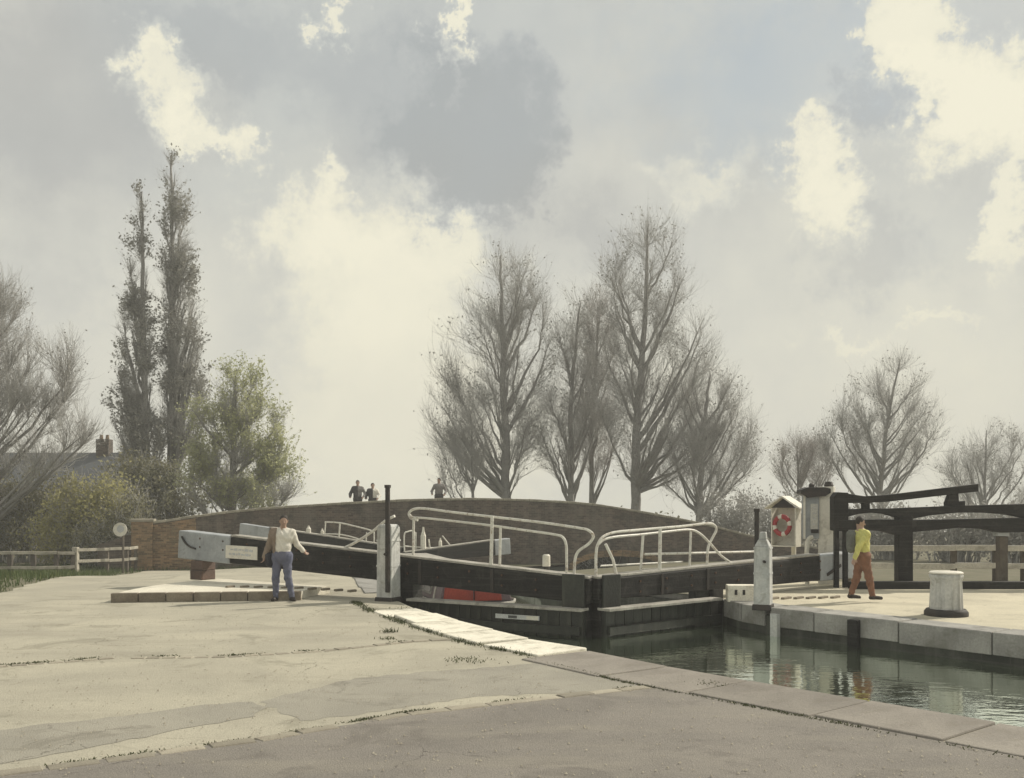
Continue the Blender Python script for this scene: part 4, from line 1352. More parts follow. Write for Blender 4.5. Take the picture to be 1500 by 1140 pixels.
# ------------------------------------------------------------------ narrowboat in the lock chamber
BA = Vector((-0.30, 0.954)).normalized()
BX = Vector((BA.y, -BA.x))
B0 = Vector((-0.62, 22.75))
boat = thing('narrowboat', (B0.x, B0.y, -0.9), 'narrowboat with plum cabin side and red end panels inside the lock', 'boat')
bp_ = lambda a_, c_, z: (B0.x + BA.x * a_ + BX.x * c_, B0.y + BA.y * a_ + BX.y * c_, z)
hull = MB()
secs = [(0.0, 0.35), (0.35, 0.80), (0.9, 1.0), (9.8, 1.0), (10.6, 0.75), (11.2, 0.15)]
for (a0, w0), (a1, w1) in zip(secs[:-1], secs[1:]):
    hull.hexa([bp_(a0, -w0 * .9, -1.15), bp_(a0, w0 * .9, -1.15), bp_(a1, w1 * .9, -1.15), bp_(a1, -w1 * .9, -1.15)],
              [bp_(a0, -w0, -0.34), bp_(a0, w0, -0.34), bp_(a1, w1, -0.34), bp_(a1, -w1, -0.34)])
hull.build('hull', 'boat_hull', boat)
for s in (-1, 1):
    MB().tube([bp_(a_, s * w_, -0.33) for a_, w_ in secs], 0.035, 6).build('gunwale', 'plank_top', boat)
MB().hexa([bp_(0.75, -0.88, -0.34), bp_(0.75, 0.88, -0.34), bp_(9.2, 0.88, -0.34), bp_(9.2, -0.88, -0.34)],
          [bp_(0.8, -0.74, 0.30), bp_(0.8, 0.74, 0.30), bp_(9.2, 0.74, 0.30), bp_(9.2, -0.74, 0.30)]).build('cabin', 'boat_plum', boat, bevel=0.02)
MB().hexa([bp_(0.68, -0.78, 0.301), bp_(0.68, 0.78, 0.301), bp_(9.3, 0.78, 0.301), bp_(9.3, -0.78, 0.301)],
          [bp_(0.68, -0.7, 0.35), bp_(0.68, 0.7, 0.35), bp_(9.3, 0.7, 0.35), bp_(9.3, -0.7, 0.35)]).build('roof', 'plank_top', boat)
for c0, c1 in ((-0.80, -0.08), (-0.04, 0.62)):
    MB().hexa([bp_(0.70, c0, -0.32), bp_(0.70, c1, -0.32), bp_(0.77, c1, -0.32), bp_(0.77, c0, -0.32)],
              [bp_(0.745, c0 * .9, 0.24), bp_(0.745, c1 * .9, 0.24), bp_(0.81, c1 * .9, 0.24), bp_(0.81, c0 * .9, 0.24)]).build('end_door', 'boat_red', boat, bevel=0.008)
for a_ in (1.7, 3.5, 5.3, 7.1):
    wn = MB().hexa([bp_(a_, -0.89, -0.22), bp_(a_ + 0.9, -0.89, -0.22), bp_(a_ + 0.9, -0.80, -0.22), bp_(a_, -0.80, -0.22)],
                   [bp_(a_, -0.80, 0.18), bp_(a_ + 0.9, -0.80, 0.18), bp_(a_ + 0.9, -0.74, 0.18), bp_(a_, -0.74, 0.18)]).build('window', 'plank_top', boat)
    MB().hexa([bp_(a_ + .05, -0.895, -0.18), bp_(a_ + 0.85, -0.895, -0.18), bp_(a_ + 0.85, -0.80, -0.18), bp_(a_ + .05, -0.80, -0.18)],
              [bp_(a_ + .05, -0.815, 0.14), bp_(a_ + 0.85, -0.815, 0.14), bp_(a_ + 0.85, -0.74, 0.14), bp_(a_ + .05, -0.74, 0.14)]).build('pane', 'glass', wn)
MB().hexa([bp_(1.35, -0.90, -0.34), bp_(1.45, -0.90, -0.34), bp_(1.45, -0.8, -0.34), bp_(1.35, -0.8, -0.34)],
          [bp_(1.35, -0.77, 0.28), bp_(1.45, -0.77, 0.28), bp_(1.45, -0.7, 0.28), bp_(1.35, -0.7, 0.28)]).build('panel_stripe', 'white_paint', boat)

# ------------------------------------------------------------------ trees
rng = np.random.default_rng(11)


def nrmz(v):
    return v / np.maximum(np.linalg.norm(v, axis=-1, keepdims=True), 1e-9)


def tubes(poly, rad, S):
    """poly (N,K,3), rad (N,K) -> verts, quads"""
    N, K, _ = poly.shape
    tn = np.empty_like(poly)
    tn[:, 1:-1] = poly[:, 2:] - poly[:, :-2]
    tn[:, 0] = poly[:, 1] - poly[:, 0]
    tn[:, -1] = poly[:, -1] - poly[:, -2]
    tn = nrmz(tn)
    ref = nrmz(np.cross(nrmz(poly[:, -1] - poly[:, 0]), rng.normal(size=(N, 3))))[:, None, :]
    a_ = nrmz(np.cross(tn, ref))
    b_ = np.cross(tn, a_)
    an = np.arange(S) * 2 * math.pi / S
    V = poly[:, :, None, :] + rad[:, :, None, None] * (a_[:, :, None, :] * np.cos(an)[None, None, :, None] + b_[:, :, None, :] * np.sin(an)[None, None, :, None])
    idx = np.arange(N * K * S).reshape(N, K, S)
    i0, i1 = idx[:, :-1], idx[:, 1:]
    q = np.stack([i0, np.roll(i0, -1, 2), np.roll(i1, -1, 2), i1], -1).reshape(-1, 4)
    return V.reshape(-1, 3), q


def leaves(pos, size, asp=0.6, dirv=None, spread=1.0):
    N = len(pos)
    u = nrmz(rng.normal(size=(N, 3)) * spread + (0 if dirv is None else dirv))
    v_ = nrmz(np.cross(u, rng.normal(size=(N, 3))))
    s = (size * rng.uniform(0.6, 1.3, N))[:, None]
    V = np.stack([pos - u * s, pos + v_ * s * asp, pos + u * s, pos - v_ * s * asp], 1)
    return V.reshape(-1, 3), np.arange(N * 4).reshape(N, 4)


def join(parts):
    """parts = [(verts, quads, material index)]"""
    V, Q, Mi = [], [], []
    o = 0
    for v_, q, m_ in parts:
        V.append(v_)
        Q.append(q + o)
        Mi.append(np.full(len(q), m_))
        o += len(v_)
    return np.concatenate(V), np.concatenate(Q), np.concatenate(Mi)


def quads_obj(name, parts, mats, parent, smooth=False, loc=(0, 0, 0)):
    V, Q, Mi = join(parts)
    me = raw_mesh(name, V - np.array(loc), Q.ravel(), np.arange(len(Q)) * 4, mats, smooth, Mi)
    return link(name, me, parent, loc)


def bez(P0, P1, P2, K, wig=0.0):
    t_ = np.linspace(0, 1, K)[None, :, None]
    B = (1 - t_) ** 2 * P0[:, None] + 2 * t_ * (1 - t_) * P1[:, None] + t_ ** 2 * P2[:, None]
    if wig:
        L = np.linalg.norm(P2 - P0, axis=1)[:, None, None]
        B = B + rng.normal(size=B.shape) * wig * L * (np.sin(np.linspace(0, math.pi, K)) ** 0.5)[None, :, None]
    return B


def ell_world(ells, Y):
    C, Rd = [], []
    for (cx, cy, rx, ry) in ells:
        c = px(cx, cy, Y)
        C.append((c.x, c.y, c.z))
        k = Y / FPX
        Rd.append((rx * k, rx * k * 0.85, ry * k))
    return np.array(C), np.array(Rd)


def sample(C, Rd, N, outer=0.5):
    w_ = np.prod(Rd, 1) ** 0.8
    i = rng.choice(len(C), N, p=w_ / w_.sum())
    d = nrmz(rng.normal(size=(N, 3)))
    r = rng.uniform(0, 1, N) ** (1 / 3)
    r = r * (1 - outer) + outer * np.maximum(r, rng.uniform(0.6, 1.0, N))
    return C[i] + d * r[:, None] * Rd[i]


def tree(name, label, Y, trunk, ells, r0, up=1.6, n1=30, n2=320, n3=3600, n4=9000, twig='twig', leaf=None, leaf_n=0, leaf_s=0.1, group=None,
         tw=(1.0, 1.8), base_z=-0.97, droop=False, tr=0.56, l1min=0.18):
    """trunk = [(px, py), ...] from base to top; crown fills the given ellipses"""
    n3, n4, leaf_n = (n3, n4, leaf_n) if droop else ((n3, n4, int(leaf_n * 1.1)) if 'pop' in (leaf or '') else (int(n3 * 0.85), int(n4 * 0.8), int(leaf_n * 0.6)))
    base_z = gz(0, Y)
    r0 = r0 * 0.8
    C, Rd = ell_world(ells, Y)
    tp = [px(x, y, Y) for x, y in trunk]
    tp[0].z = base_z - 0.1
    T = np.array([tuple(p) for p in smooth_path(tp, 6)])
    K = len(T)
    T[1:-1] += rng.normal(size=(K - 2, 3)) * r0 * 0.15
    tt = np.linspace(0, 1, K)
    trad = r0 * (1 - tt) ** 0.8 + 0.03
    trad[0] *= 1.25
    root = thing(name, (T[0, 0], T[0, 1], base_z), label, 'tree', group)
    # limbs
    tips = sample(C, Rd, n1, 0.6)
    h_ = np.linalg.norm(tips[:, :2] - np.stack([np.interp(tips[:, 2], T[:, 2], T[:, 0]), np.interp(tips[:, 2], T[:, 2], T[:, 1])], 1), axis=1)
    zlo = T[0, 2] + l1min * (T[-1, 2] - T[0, 2])
    za = np.clip(tips[:, 2] - up * h_ - 0.5, zlo * np.ones(n1), T[-1, 2] - 0.3) + rng.uniform(-0.3, 0.3, n1)
    A = np.stack([np.interp(za, T[:, 2], T[:, 0]), np.interp(za, T[:, 2], T[:, 1]), za], 1)
    ra = np.interp(za, T[:, 2], trad)
    v_ = tips - A
    P1 = A + v_ * np.array([0.55, 0.55, 0.38])
    L1 = bez(A, P1, tips, 9, 0.012)
    len1 = np.linalg.norm(v_, axis=1)
    R1 = np.minimum(ra * 0.62, 0.016 * len1 + 0.03)[:, None] * (1 - np.linspace(0, 1, 9))[None, :] ** 0.9 + 0.014
    t0 = tubes(T[None], trad[None], 9)
    t1 = tubes(L1, R1, 6)
    quads_obj('trunk', [(t0[0], t0[1], 0), (t1[0], t1[1], 0)], ['bark'], root, True)
    # branches
    cand = np.concatenate([L1[:, 1:-1].reshape(-1, 3), T[K // 3:-1]])
    ctan = np.concatenate([nrmz(L1[:, 2:] - L1[:, :-2]).reshape(-1, 3), nrmz(T[K // 3 + 1:] - T[K // 3:-1])])
    crad = np.concatenate([R1[:, 1:-1].ravel(), trad[K // 3:-1]])
    tips = sample(C, Rd, n2, 0.55)
    v_ = tips[:, None, :] - cand[None]
    d = np.linalg.norm(v_, axis=2)
    el_ = v_[:, :, 2] / np.maximum(d, 1e-6)
    cost = d * (1 + 2.5 * np.maximum(0, 0.55 - el_)) + 0.6 * np.maximum(0, 0.8 - d)
    j = cost.argmin(1)
    P0_, tn = cand[j], ctan[j]
    d = np.linalg.norm(tips - P0_, axis=1)[:, None]
    L2 = bez(P0_, P0_ + tn * d * 0.4, tips, 7, 0.02)
    R2 = np.minimum(crad[j] * 0.7, 0.010 * d[:, 0] + 0.012)[:, None] * (1 - np.linspace(0, 1, 7))[None, :] + 0.008
    t2 = tubes(L2, R2 * tr, 4)
    parts = [(t2[0], t2[1], 0)]
    # twigs
    def sprout(par, n, ln, upb, sp, Kp, rad0, rad1, S, tmin=0.25):
        i = rng.integers(0, len(par), n)
        tpos = rng.uniform(tmin, 1.0, n) * (par.shape[1] - 1)
        k0 = np.minimum(tpos.astype(int), par.shape[1] - 2)
        f = (tpos - k0)[:, None]
        P = par[i, k0] * (1 - f) + par[i, k0 + 1] * f
        tg = nrmz(par[i, k0 + 1] - par[i, k0])
        dr = nrmz(tg * 0.8 + np.array([0, 0, upb]) + rng.normal(size=(n, 3)) * sp)
        le = rng.uniform(ln[0], ln[1], n)[:, None]
        e_ = P + dr * le + np.array([0, 0, 0.12]) * le
        L = bez(P, P + (tg * 0.4 + dr * 0.6) * le * 0.5, e_, Kp, 0.03)
        Rr_ = rad0 + (rad1 - rad0) * np.linspace(0, 1, Kp)[None, :] * np.ones((n, 1))
        return L, tubes(L, Rr_ * tr, S), dr
    if droop:
        n = n3
        i = rng.integers(0, n2, n)
        k = rng.integers(2, 7, n)
        P = L2[i, k]
        out = P - np.array([T[:, 0].mean(), T[:, 1].mean(), 0])
        out[:, 2] = 0
        out = nrmz(out + rng.normal(size=(n, 3)) * 0.35 * np.array([1, 1, 0]))
        le = rng.uniform(0.9, 2.6, n)[:, None]
        fr = bez(P, P + out * le * 0.5 + np.array([0, 0, 0.25]), P + out * le * 0.65 - np.array([0, 0, 1.0]) * le, 6, 0.02)
        t3 = tubes(fr, np.full((n, 6), 0.008), 3)
        parts.append((t3[0], t3[1], 0))
        m = leaf_n
        i = rng.integers(0, n, m)
        tpos = rng.uniform(0.1, 1.0, m) * 5
        k0 = np.minimum(tpos.astype(int), 4)
        f = (tpos - k0)[:, None]
        P = fr[i, k0] * (1 - f) + fr[i, k0 + 1] * f + rng.normal(size=(m, 3)) * 0.06
        lv = leaves(P, leaf_s, 0.32, np.array([0, 0, -1.0]), 0.7)
        parts.append((lv[0], lv[1], 1))
    else:
        L3, t3, d3 = sprout(np.concatenate([L2, L1[:, 2:]]) if False else L2, n3, tw, 0.55, 0.42, 4, 0.013, 0.007, 3)
        parts.append((t3[0], t3[1], 0))
        La, ta, _ = sprout(L1, n3 // 4, tw, 0.5, 0.4, 4, 0.014, 0.007, 3, 0.4)
        parts.append((ta[0], ta[1], 0))
        L4, t4, d4 = sprout(L3, n4, (0.4 * tw[0], 0.5 * tw[1]), 0.35, 0.5, 3, 0.008, 0.0045, 3, 0.2)
        parts.append((t4[0], t4[1], 0))
        if leaf:
            pos = np.concatenate([L4[:, 1:].reshape(-1, 3), L3[:, 2:].reshape(-1, 3)])
            pos = pos[rng.integers(0, len(pos), leaf_n)] + rng.normal(size=(leaf_n, 3)) * 0.05
            # uneven: more leaves in some parts of the crown
            keep = np.sin(pos[:, 0] * 1.3 + 2 * np.sin(pos[:, 2] * 0.9)) + np.sin(pos[:, 2] * 1.7 + pos[:, 0]) + rng.normal(size=len(pos)) * 0.7 > -0.4
            lv = leaves(pos[keep], leaf_s)
            parts.append((lv[0], lv[1], 1))
    quads_obj('crown', parts, [twig, leaf or 'bud'], root)
    return root


G1 = 'tall bare trees beyond the bridge'
tree('bare_tree', 'tall bare tree with broad rounded crown, leftmost of the group behind the bridge', 70, [(742, 760), (741, 640), (736, 500), (733, 374)],
     [(738, 440, 64, 70), (696, 540, 70, 84), (772, 520, 52, 110), (655, 615, 38, 60), (715, 640, 84, 74), (785, 620, 44, 74)], 0.42, 1.9, 42, 480, 5200, 12500, leaf='bud', leaf_n=7000, leaf_s=0.085, group=G1)
tree('bare_tree', 'small thin bare tree left of the tall trees behind the bridge', 66, [(694, 760), (692, 700), (690, 600)],
     [(672, 690, 32, 40), (690, 650, 26, 50)], 0.12, 1.6, 14, 120, 1100, 2600, leaf='bud', leaf_n=1500, leaf_s=0.08, group=G1)
tree('bare_tree', 'slender bare tree with dark trunk between the two tallest bare trees', 72, [(838, 760), (836, 640), (842, 520), (850, 440)],
     [(848, 500, 40, 66), (838, 600, 48, 90), (812, 640, 36, 66)], 0.27, 2.2, 28, 260, 2600, 6500, leaf='bud', leaf_n=3500, leaf_s=0.085, group=G1)
tree('bare_tree', 'slim bare tree close beside the tallest bare tree', 74, [(868, 760), (866, 650), (872, 540), (876, 450)],
     [(874, 500, 28, 66), (870, 620, 34, 90)], 0.24, 2.2, 24, 220, 2200, 5200, leaf='bud', leaf_n=3000, leaf_s=0.085, twig='twig_warm', group=G1)
tree('bare_tree', 'tallest bare tree with high domed crown behind the bridge', 70, [(930, 775), (932, 640), (944, 480), (950, 328)],
     [(948, 405, 70, 80), (935, 520, 64, 100), (1005, 540, 46, 98), (900, 560, 40, 110), (965, 640, 88, 84)], 0.46, 1.9, 46, 540, 5800, 14000, leaf='bud', leaf_n=8000, leaf_s=0.085, group=G1)
tree('bare_tree', 'lower spreading bare tree at the right of the tall group', 68, [(1024, 790), (1026, 700), (1034, 600), (1040, 545)],
     [(1035, 600, 50, 66), (1076, 640, 38, 60), (1000, 670, 48, 64), (1092, 690, 26, 40), (1040, 680, 66, 54)], 0.30, 1.5, 34, 320, 3200, 8000, leaf='bud', leaf_n=4500, leaf_s=0.085, group=G1)
G2 = 'bare trees on the right skyline'
tree('bare_tree', 'spreading many-stemmed bare tree above the black gantry', 78, [(1288, 790), (1290, 720), (1300, 620), (1318, 530)],
     [(1318, 575, 34, 50), (1265, 610, 40, 52), (1350, 640, 30, 52), (1235, 655, 36, 46), (1300, 660, 62, 56)], 0.30, 1.3, 40, 320, 3200, 8000, leaf='bud', leaf_n=4200, leaf_s=0.09, group=G2, l1min=0.05)
tree('bare_tree', 'small bare tree above the white lifebuoy cabinet', 82, [(1172, 800), (1170, 740), (1168, 650)],
     [(1165, 685, 32, 36), (1195, 690, 24, 40)], 0.18, 1.5, 20, 150, 1400, 3400, leaf='bud', leaf_n=1800, leaf_s=0.09, group=G2, twig='twig_warm', l1min=0.05)
tree('bare_tree', 'hazy bare tree at the right edge of the skyline', 88, [(1440, 800), (1442, 730), (1445, 630)],
     [(1430, 690, 40, 46), (1465, 670, 34, 46), (1400, 710, 36, 36), (1500, 700, 30, 60)], 0.22, 1.4, 28, 220, 2200, 5600, leaf='bud', leaf_n=3000, leaf_s=0.09, group=G2, l1min=0.05)

G3 = 'columnar poplars'
tree('poplar_tree', 'shorter of the two columnar poplars, on the left', 60, [(216, 800), (214, 650), (209, 450), (208, 280)],
     [(207, 330, 8, 50), (202, 420, 17, 80), (199, 530, 25, 100), (182, 605, 20, 55), (210, 655, 34, 55)], 0.30, 4.0, 60, 420, 3600, 8000, leaf='poplar_leaf', leaf_n=11000, leaf_s=0.085, group=G3, tw=(0.45, 1.0))
tree('poplar_tree', 'tallest columnar poplar standing above the bridge end', 61, [(252, 800), (251, 650), (252, 450), (252, 222)],
     [(252, 275, 11, 50), (258, 360, 23, 90), (268, 470, 28, 110), (271, 590, 33, 90), (246, 540, 14, 110)], 0.36, 4.0, 70, 520, 4200, 9500, leaf='poplar_leaf', leaf_n=14000, leaf_s=0.085, group=G3, tw=(0.45, 1.0))
tree('leafing_tree', 'rounded pale yellow green tree in new leaf behind the bridge', 54, [(338, 800), (340, 720), (342, 620), (346, 540)],
     [(345, 590, 44, 52), (375, 640, 50, 56), (315, 640, 46, 66), (405, 690, 34, 40), (298, 690, 34, 44), (350, 690, 60, 44), (420, 715, 26, 30), (300, 725, 40, 30), (365, 728, 70, 26)], 0.26, 0.8, 46, 480, 5200, 9000, leaf='willow_leaf', leaf_n=80000, leaf_s=0.062, l1min=0.04, twig='twig', tw=(0.5, 1.1))
tree('bare_tree', 'wide bare tree leaning in from the left edge over the house', 46, [(-95, 880), (-90, 760), (-70, 620), (-40, 440)],
     [(-5, 470, 50, 66), (35, 560, 78, 66), (60, 640, 80, 66), (-60, 520, 90, 120), (95, 530, 20, 36)], 0.30, 1.15, 54, 520, 4800, 11000, leaf='bud', leaf_n=5000, leaf_s=0.06, tr=0.62, tw=(0.7, 1.5), l1min=0.02)


def bush(name, label, Y, ells, leaf, n_leaf, size, n_st=60, cat='bush', group=None, twig='twig'):
    C, Rd = ell_world(ells, Y)
    gx0 = C[:, 0].mean()
    root = thing(name, (gx0, Y, gz(gx0, Y)), label, cat, group)
    tips = sample(C, Rd, n_st, 0.7)
    base_ = np.stack([gx0 + (tips[:, 0] - gx0) * rng.uniform(0.3, 0.8, n_st), Y + (tips[:, 1] - Y) * 0.5, np.full(n_st, gz(gx0, Y) - 0.1)], 1)
    L1 = bez(base_, base_ * 0.5 + tips * 0.5 + np.array([0, 0, 0.5]), tips, 7, 0.04)
    t1 = tubes(L1, 0.035 * (1 - np.linspace(0, 1, 7))[None, :] * np.ones((n_st, 1)) + 0.01, 4)
    quads_obj('stems', [(t1[0], t1[1], 0)], [twig], root)
    # leaves gathered in clumps
    nc = max(20, n_leaf // 90)
    cl = np.concatenate([sample(C, Rd, nc, 0.8), L1[:, 4:].reshape(-1, 3)])
    sz = rng.uniform(0.14, 0.42, len(cl))
    i = rng.integers(0, len(cl), n_leaf)
    P = cl[i] + rng.normal(size=(n_leaf, 3)) * sz[i][:, None]
    P[:, 2] = np.maximum(P[:, 2], gz(gx0, Y) + 0.03)
    lv = leaves(P, size)
    n = n_leaf // 6
    q0 = cl[rng.integers(0, len(cl), n)] + rng.normal(size=(n, 3)) * 0.2
    q1 = q0 + nrmz(rng.normal(size=(n, 3)) + np.array([0, 0, 0.8])) * rng.uniform(0.3, 0.8, n)[:, None]
    tw_ = tubes(bez(q0, (q0 + q1) / 2 + rng.normal(size=(n, 3)) * 0.06, q1, 3), np.full((n, 3), 0.007), 3)
    quads_obj('foliage', [(lv[0], lv[1], 0), (tw_[0], tw_[1], 1)], [leaf, twig], root)
    return root


bush('leafy_bush', 'yellow green leafy bush behind the left fence', 46, [(125, 750, 52, 46), (160, 735, 36, 36), (95, 785, 46, 40)], 'bush_leaf', 11000, 0.085)
bush('leafy_bush', 'dull olive bush at the left edge behind the fence', 48, [(30, 760, 58, 50), (-20, 740, 50, 60), (70, 720, 40, 36)], 'bramble_leaf', 9500, 0.085)
bush('leafy_bush', 'dark shadowy bush beside the round sign', 44.5, [(150, 795, 40, 26), (185, 785, 22, 26), (195, 750, 24, 30)], 'bramble_leaf', 5500, 0.07)
bush('leafy_bush', 'grey green thicket at the foot of the poplars', 57, [(225, 715, 48, 40), (265, 720, 40, 36), (190, 700, 40, 36)], 'bramble_leaf', 9000, 0.10)
G4 = 'scrubby bushes along the right horizon'
for (x, y, rx, ry, Y, lab) in ((1075, 745, 46, 36, 62, 'grey scrubby bush just beyond the right end of the bridge'), (1150, 755, 48, 34, 58, 'grey scrubby bush behind the lifebuoy cabinet'),
                               (1235, 765, 44, 30, 52, 'grey scrubby bush behind the gear stand'), (1310, 770, 46, 34, 50, 'grey scrubby bush behind the main gantry post'),
                               (1400, 772, 52, 36, 48, 'grey scrubby bush under the arched gantry beam'), (1485, 770, 50, 38, 46, 'grey scrubby bush at the right edge behind the gantry')):
    bush('scrub_bush', lab, Y, [(x, y, rx, ry), (x - rx * 0.4, y + 14, rx * 0.7, ry * 0.7), (x + rx * 0.5, y + 8, rx * 0.6, ry * 0.8)], 'bud', 3800, 0.085, 60, group=G4)

bush('scrub_bush', 'bush added behind the bridge arch to darken its opening', 58, [(905, 815, 95, 34), (950, 800, 60, 40), (860, 815, 60, 30), (905, 790, 70, 24)], 'bramble_leaf', 15000, 0.12, 90)  # added to block bright sky and water behind the arch
# ------------------------------------------------------------------ grass on the left bank, weeds in the joints
n = 26000
X = rng.uniform(-30, -10.9, n)
Yv = rng.uniform(17, 46, n)
keep = np.array([(not inside(path_poly, x, y)) for x, y in zip(X, Yv)])
X, Yv = X[keep], Yv[keep]
n = len(X)
Z = np.array([gz(x, y) for x, y in zip(X, Yv)])
hgt = rng.uniform(0.08, 0.24, n)
P = np.stack([X, Yv, Z], 1)
a_ = rng.uniform(0, 2 * math.pi, n)
wv = np.stack([np.cos(a_), np.sin(a_), np.zeros(n)], 1) * 0.014
ln = rng.normal(size=(n, 3)) * 0.05
ln[:, 2] = 0
V = np.stack([P - wv, P + wv, P + wv * 0.3 + ln + np.stack([0 * hgt, 0 * hgt, hgt], 1), P - wv * 0.3 + ln + np.stack([0 * hgt, 0 * hgt, hgt], 1)], 1)
me = raw_mesh('grass', V.reshape(-1, 3), np.arange(n * 4), np.arange(n) * 4, ['grass'])
tag(link('grass', me), 'rough green grass on the left bank by the fence', 'grass', kind='stuff')
spots = [(570, 928, 7, .09), (566, 938, 8, .05), (690, 972, 22, .05), (678, 968, 14, .04), (1040, 1004, 18, .035), (1060, 1008, 16, .03), (590, 893, 20, .04)]
Vs, hs = [], []
for (x, y, sp, hh) in spots:
    m_ = 50
    g = [pg(x + rng.normal() * sp * 0.8, min(1135, max(850, y + rng.normal() * sp * 0.10))) for _ in range(m_)]
    Vs += [(q[0], q[1], 0.02) for q in g]
    hs += list(rng.uniform(0.3, 1.0, m_) * hh * 0.8)
for line, sp, hh, cnt in ((offset([(9.5, 3.2), (4.57, 9.0), (2.06, 12.0), (1.12, 13.5)], 1.06), 0.02, 0.022, 900), (offset([(0.98, 13.6), (0.1, 14.7), (-0.9, 16.6), (-1.8, 18.6), (-2.35, 20.2)], 0.84), 0.05, 0.045, 1100),
                          ([(-6.43, 12.38), (-5.2, 13.08), (-3.75, 13.18), (-2.6, 13.68), (-1.45, 14.58)], 0.03, 0.022, 500), ([(-3.95, 7.55), (-2.2, 8.68), (-1.0, 9.72), (0.5, 10.55), (1.5, 11.08)], 0.02, 0.018, 500)):
    L_ = [Vector(q) for q in line]
    cen = rng.uniform(0, len(L_) - 1.001, max(6, cnt // 45))
    for _ in range(cnt):
        k = float(np.clip(cen[rng.integers(len(cen))] + rng.normal() * 0.07, 0, len(L_) - 1.001))
        q = L_[int(k)].lerp(L_[int(k) + 1], k - int(k))
        Vs.append((q.x + rng.normal() * sp, q.y + rng.normal() * sp, 0.015))
        hs.append(rng.uniform(0.4, 1.2) * hh)
P = np.array(Vs)
hs = np.array(hs)
n = len(P)
a_ = rng.uniform(0, 2 * math.pi, n)
wv = np.stack([np.cos(a_), np.sin(a_), np.zeros(n)], 1) * 0.008
ln = rng.normal(size=(n, 3)) * hs[:, None] * 0.7
ln[:, 2] = hs
V = np.stack([P - wv, P + wv, P + wv * 0.3 + ln, P - wv * 0.3 + ln], 1)
tag(link('weeds', raw_mesh('weeds', V.reshape(-1, 3), np.arange(n * 4), np.arange(n) * 4, ['weed'])), 'small dark weeds growing in the joints of the towpath', 'weeds', kind='stuff')
# loose grit on the path
n = 5200
gx_ = rng.uniform(-9, 6, n)
gy_ = 6.0 + 15 * rng.uniform(0, 1, n) ** 1.6
keep = np.array([inside(path_poly, x, y) and edge_dist(LB[1:12], x, y) > 0.2 for x, y in zip(gx_, gy_)])
gx_, gy_ = gx_[keep], gy_[keep]
n = len(gx_)
s_ = rng.uniform(0.004, 0.013, n)[:, None, None]
tet = np.array([(-1, -.7, 0), (1, -.8, 0), (.1, 1, 0), (0, 0, 1.1)], dtype=float)[None] * s_ * rng.uniform(0.7, 1.3, (n, 4, 3))
cs = np.stack([gx_, gy_, np.full(n, 0.026)], 1)[:, None]
Vg = (tet + cs).reshape(-1, 3)
fi = (np.array([(0, 1, 3), (1, 2, 3), (2, 0, 3)])[None] + 4 * np.arange(n)[:, None, None]).reshape(-1)
tag(link('grit', raw_mesh('grit', Vg, fi, np.arange(n * 3) * 3, ['sett'])), 'loose grit scattered over the towpath', 'grit', kind='stuff')

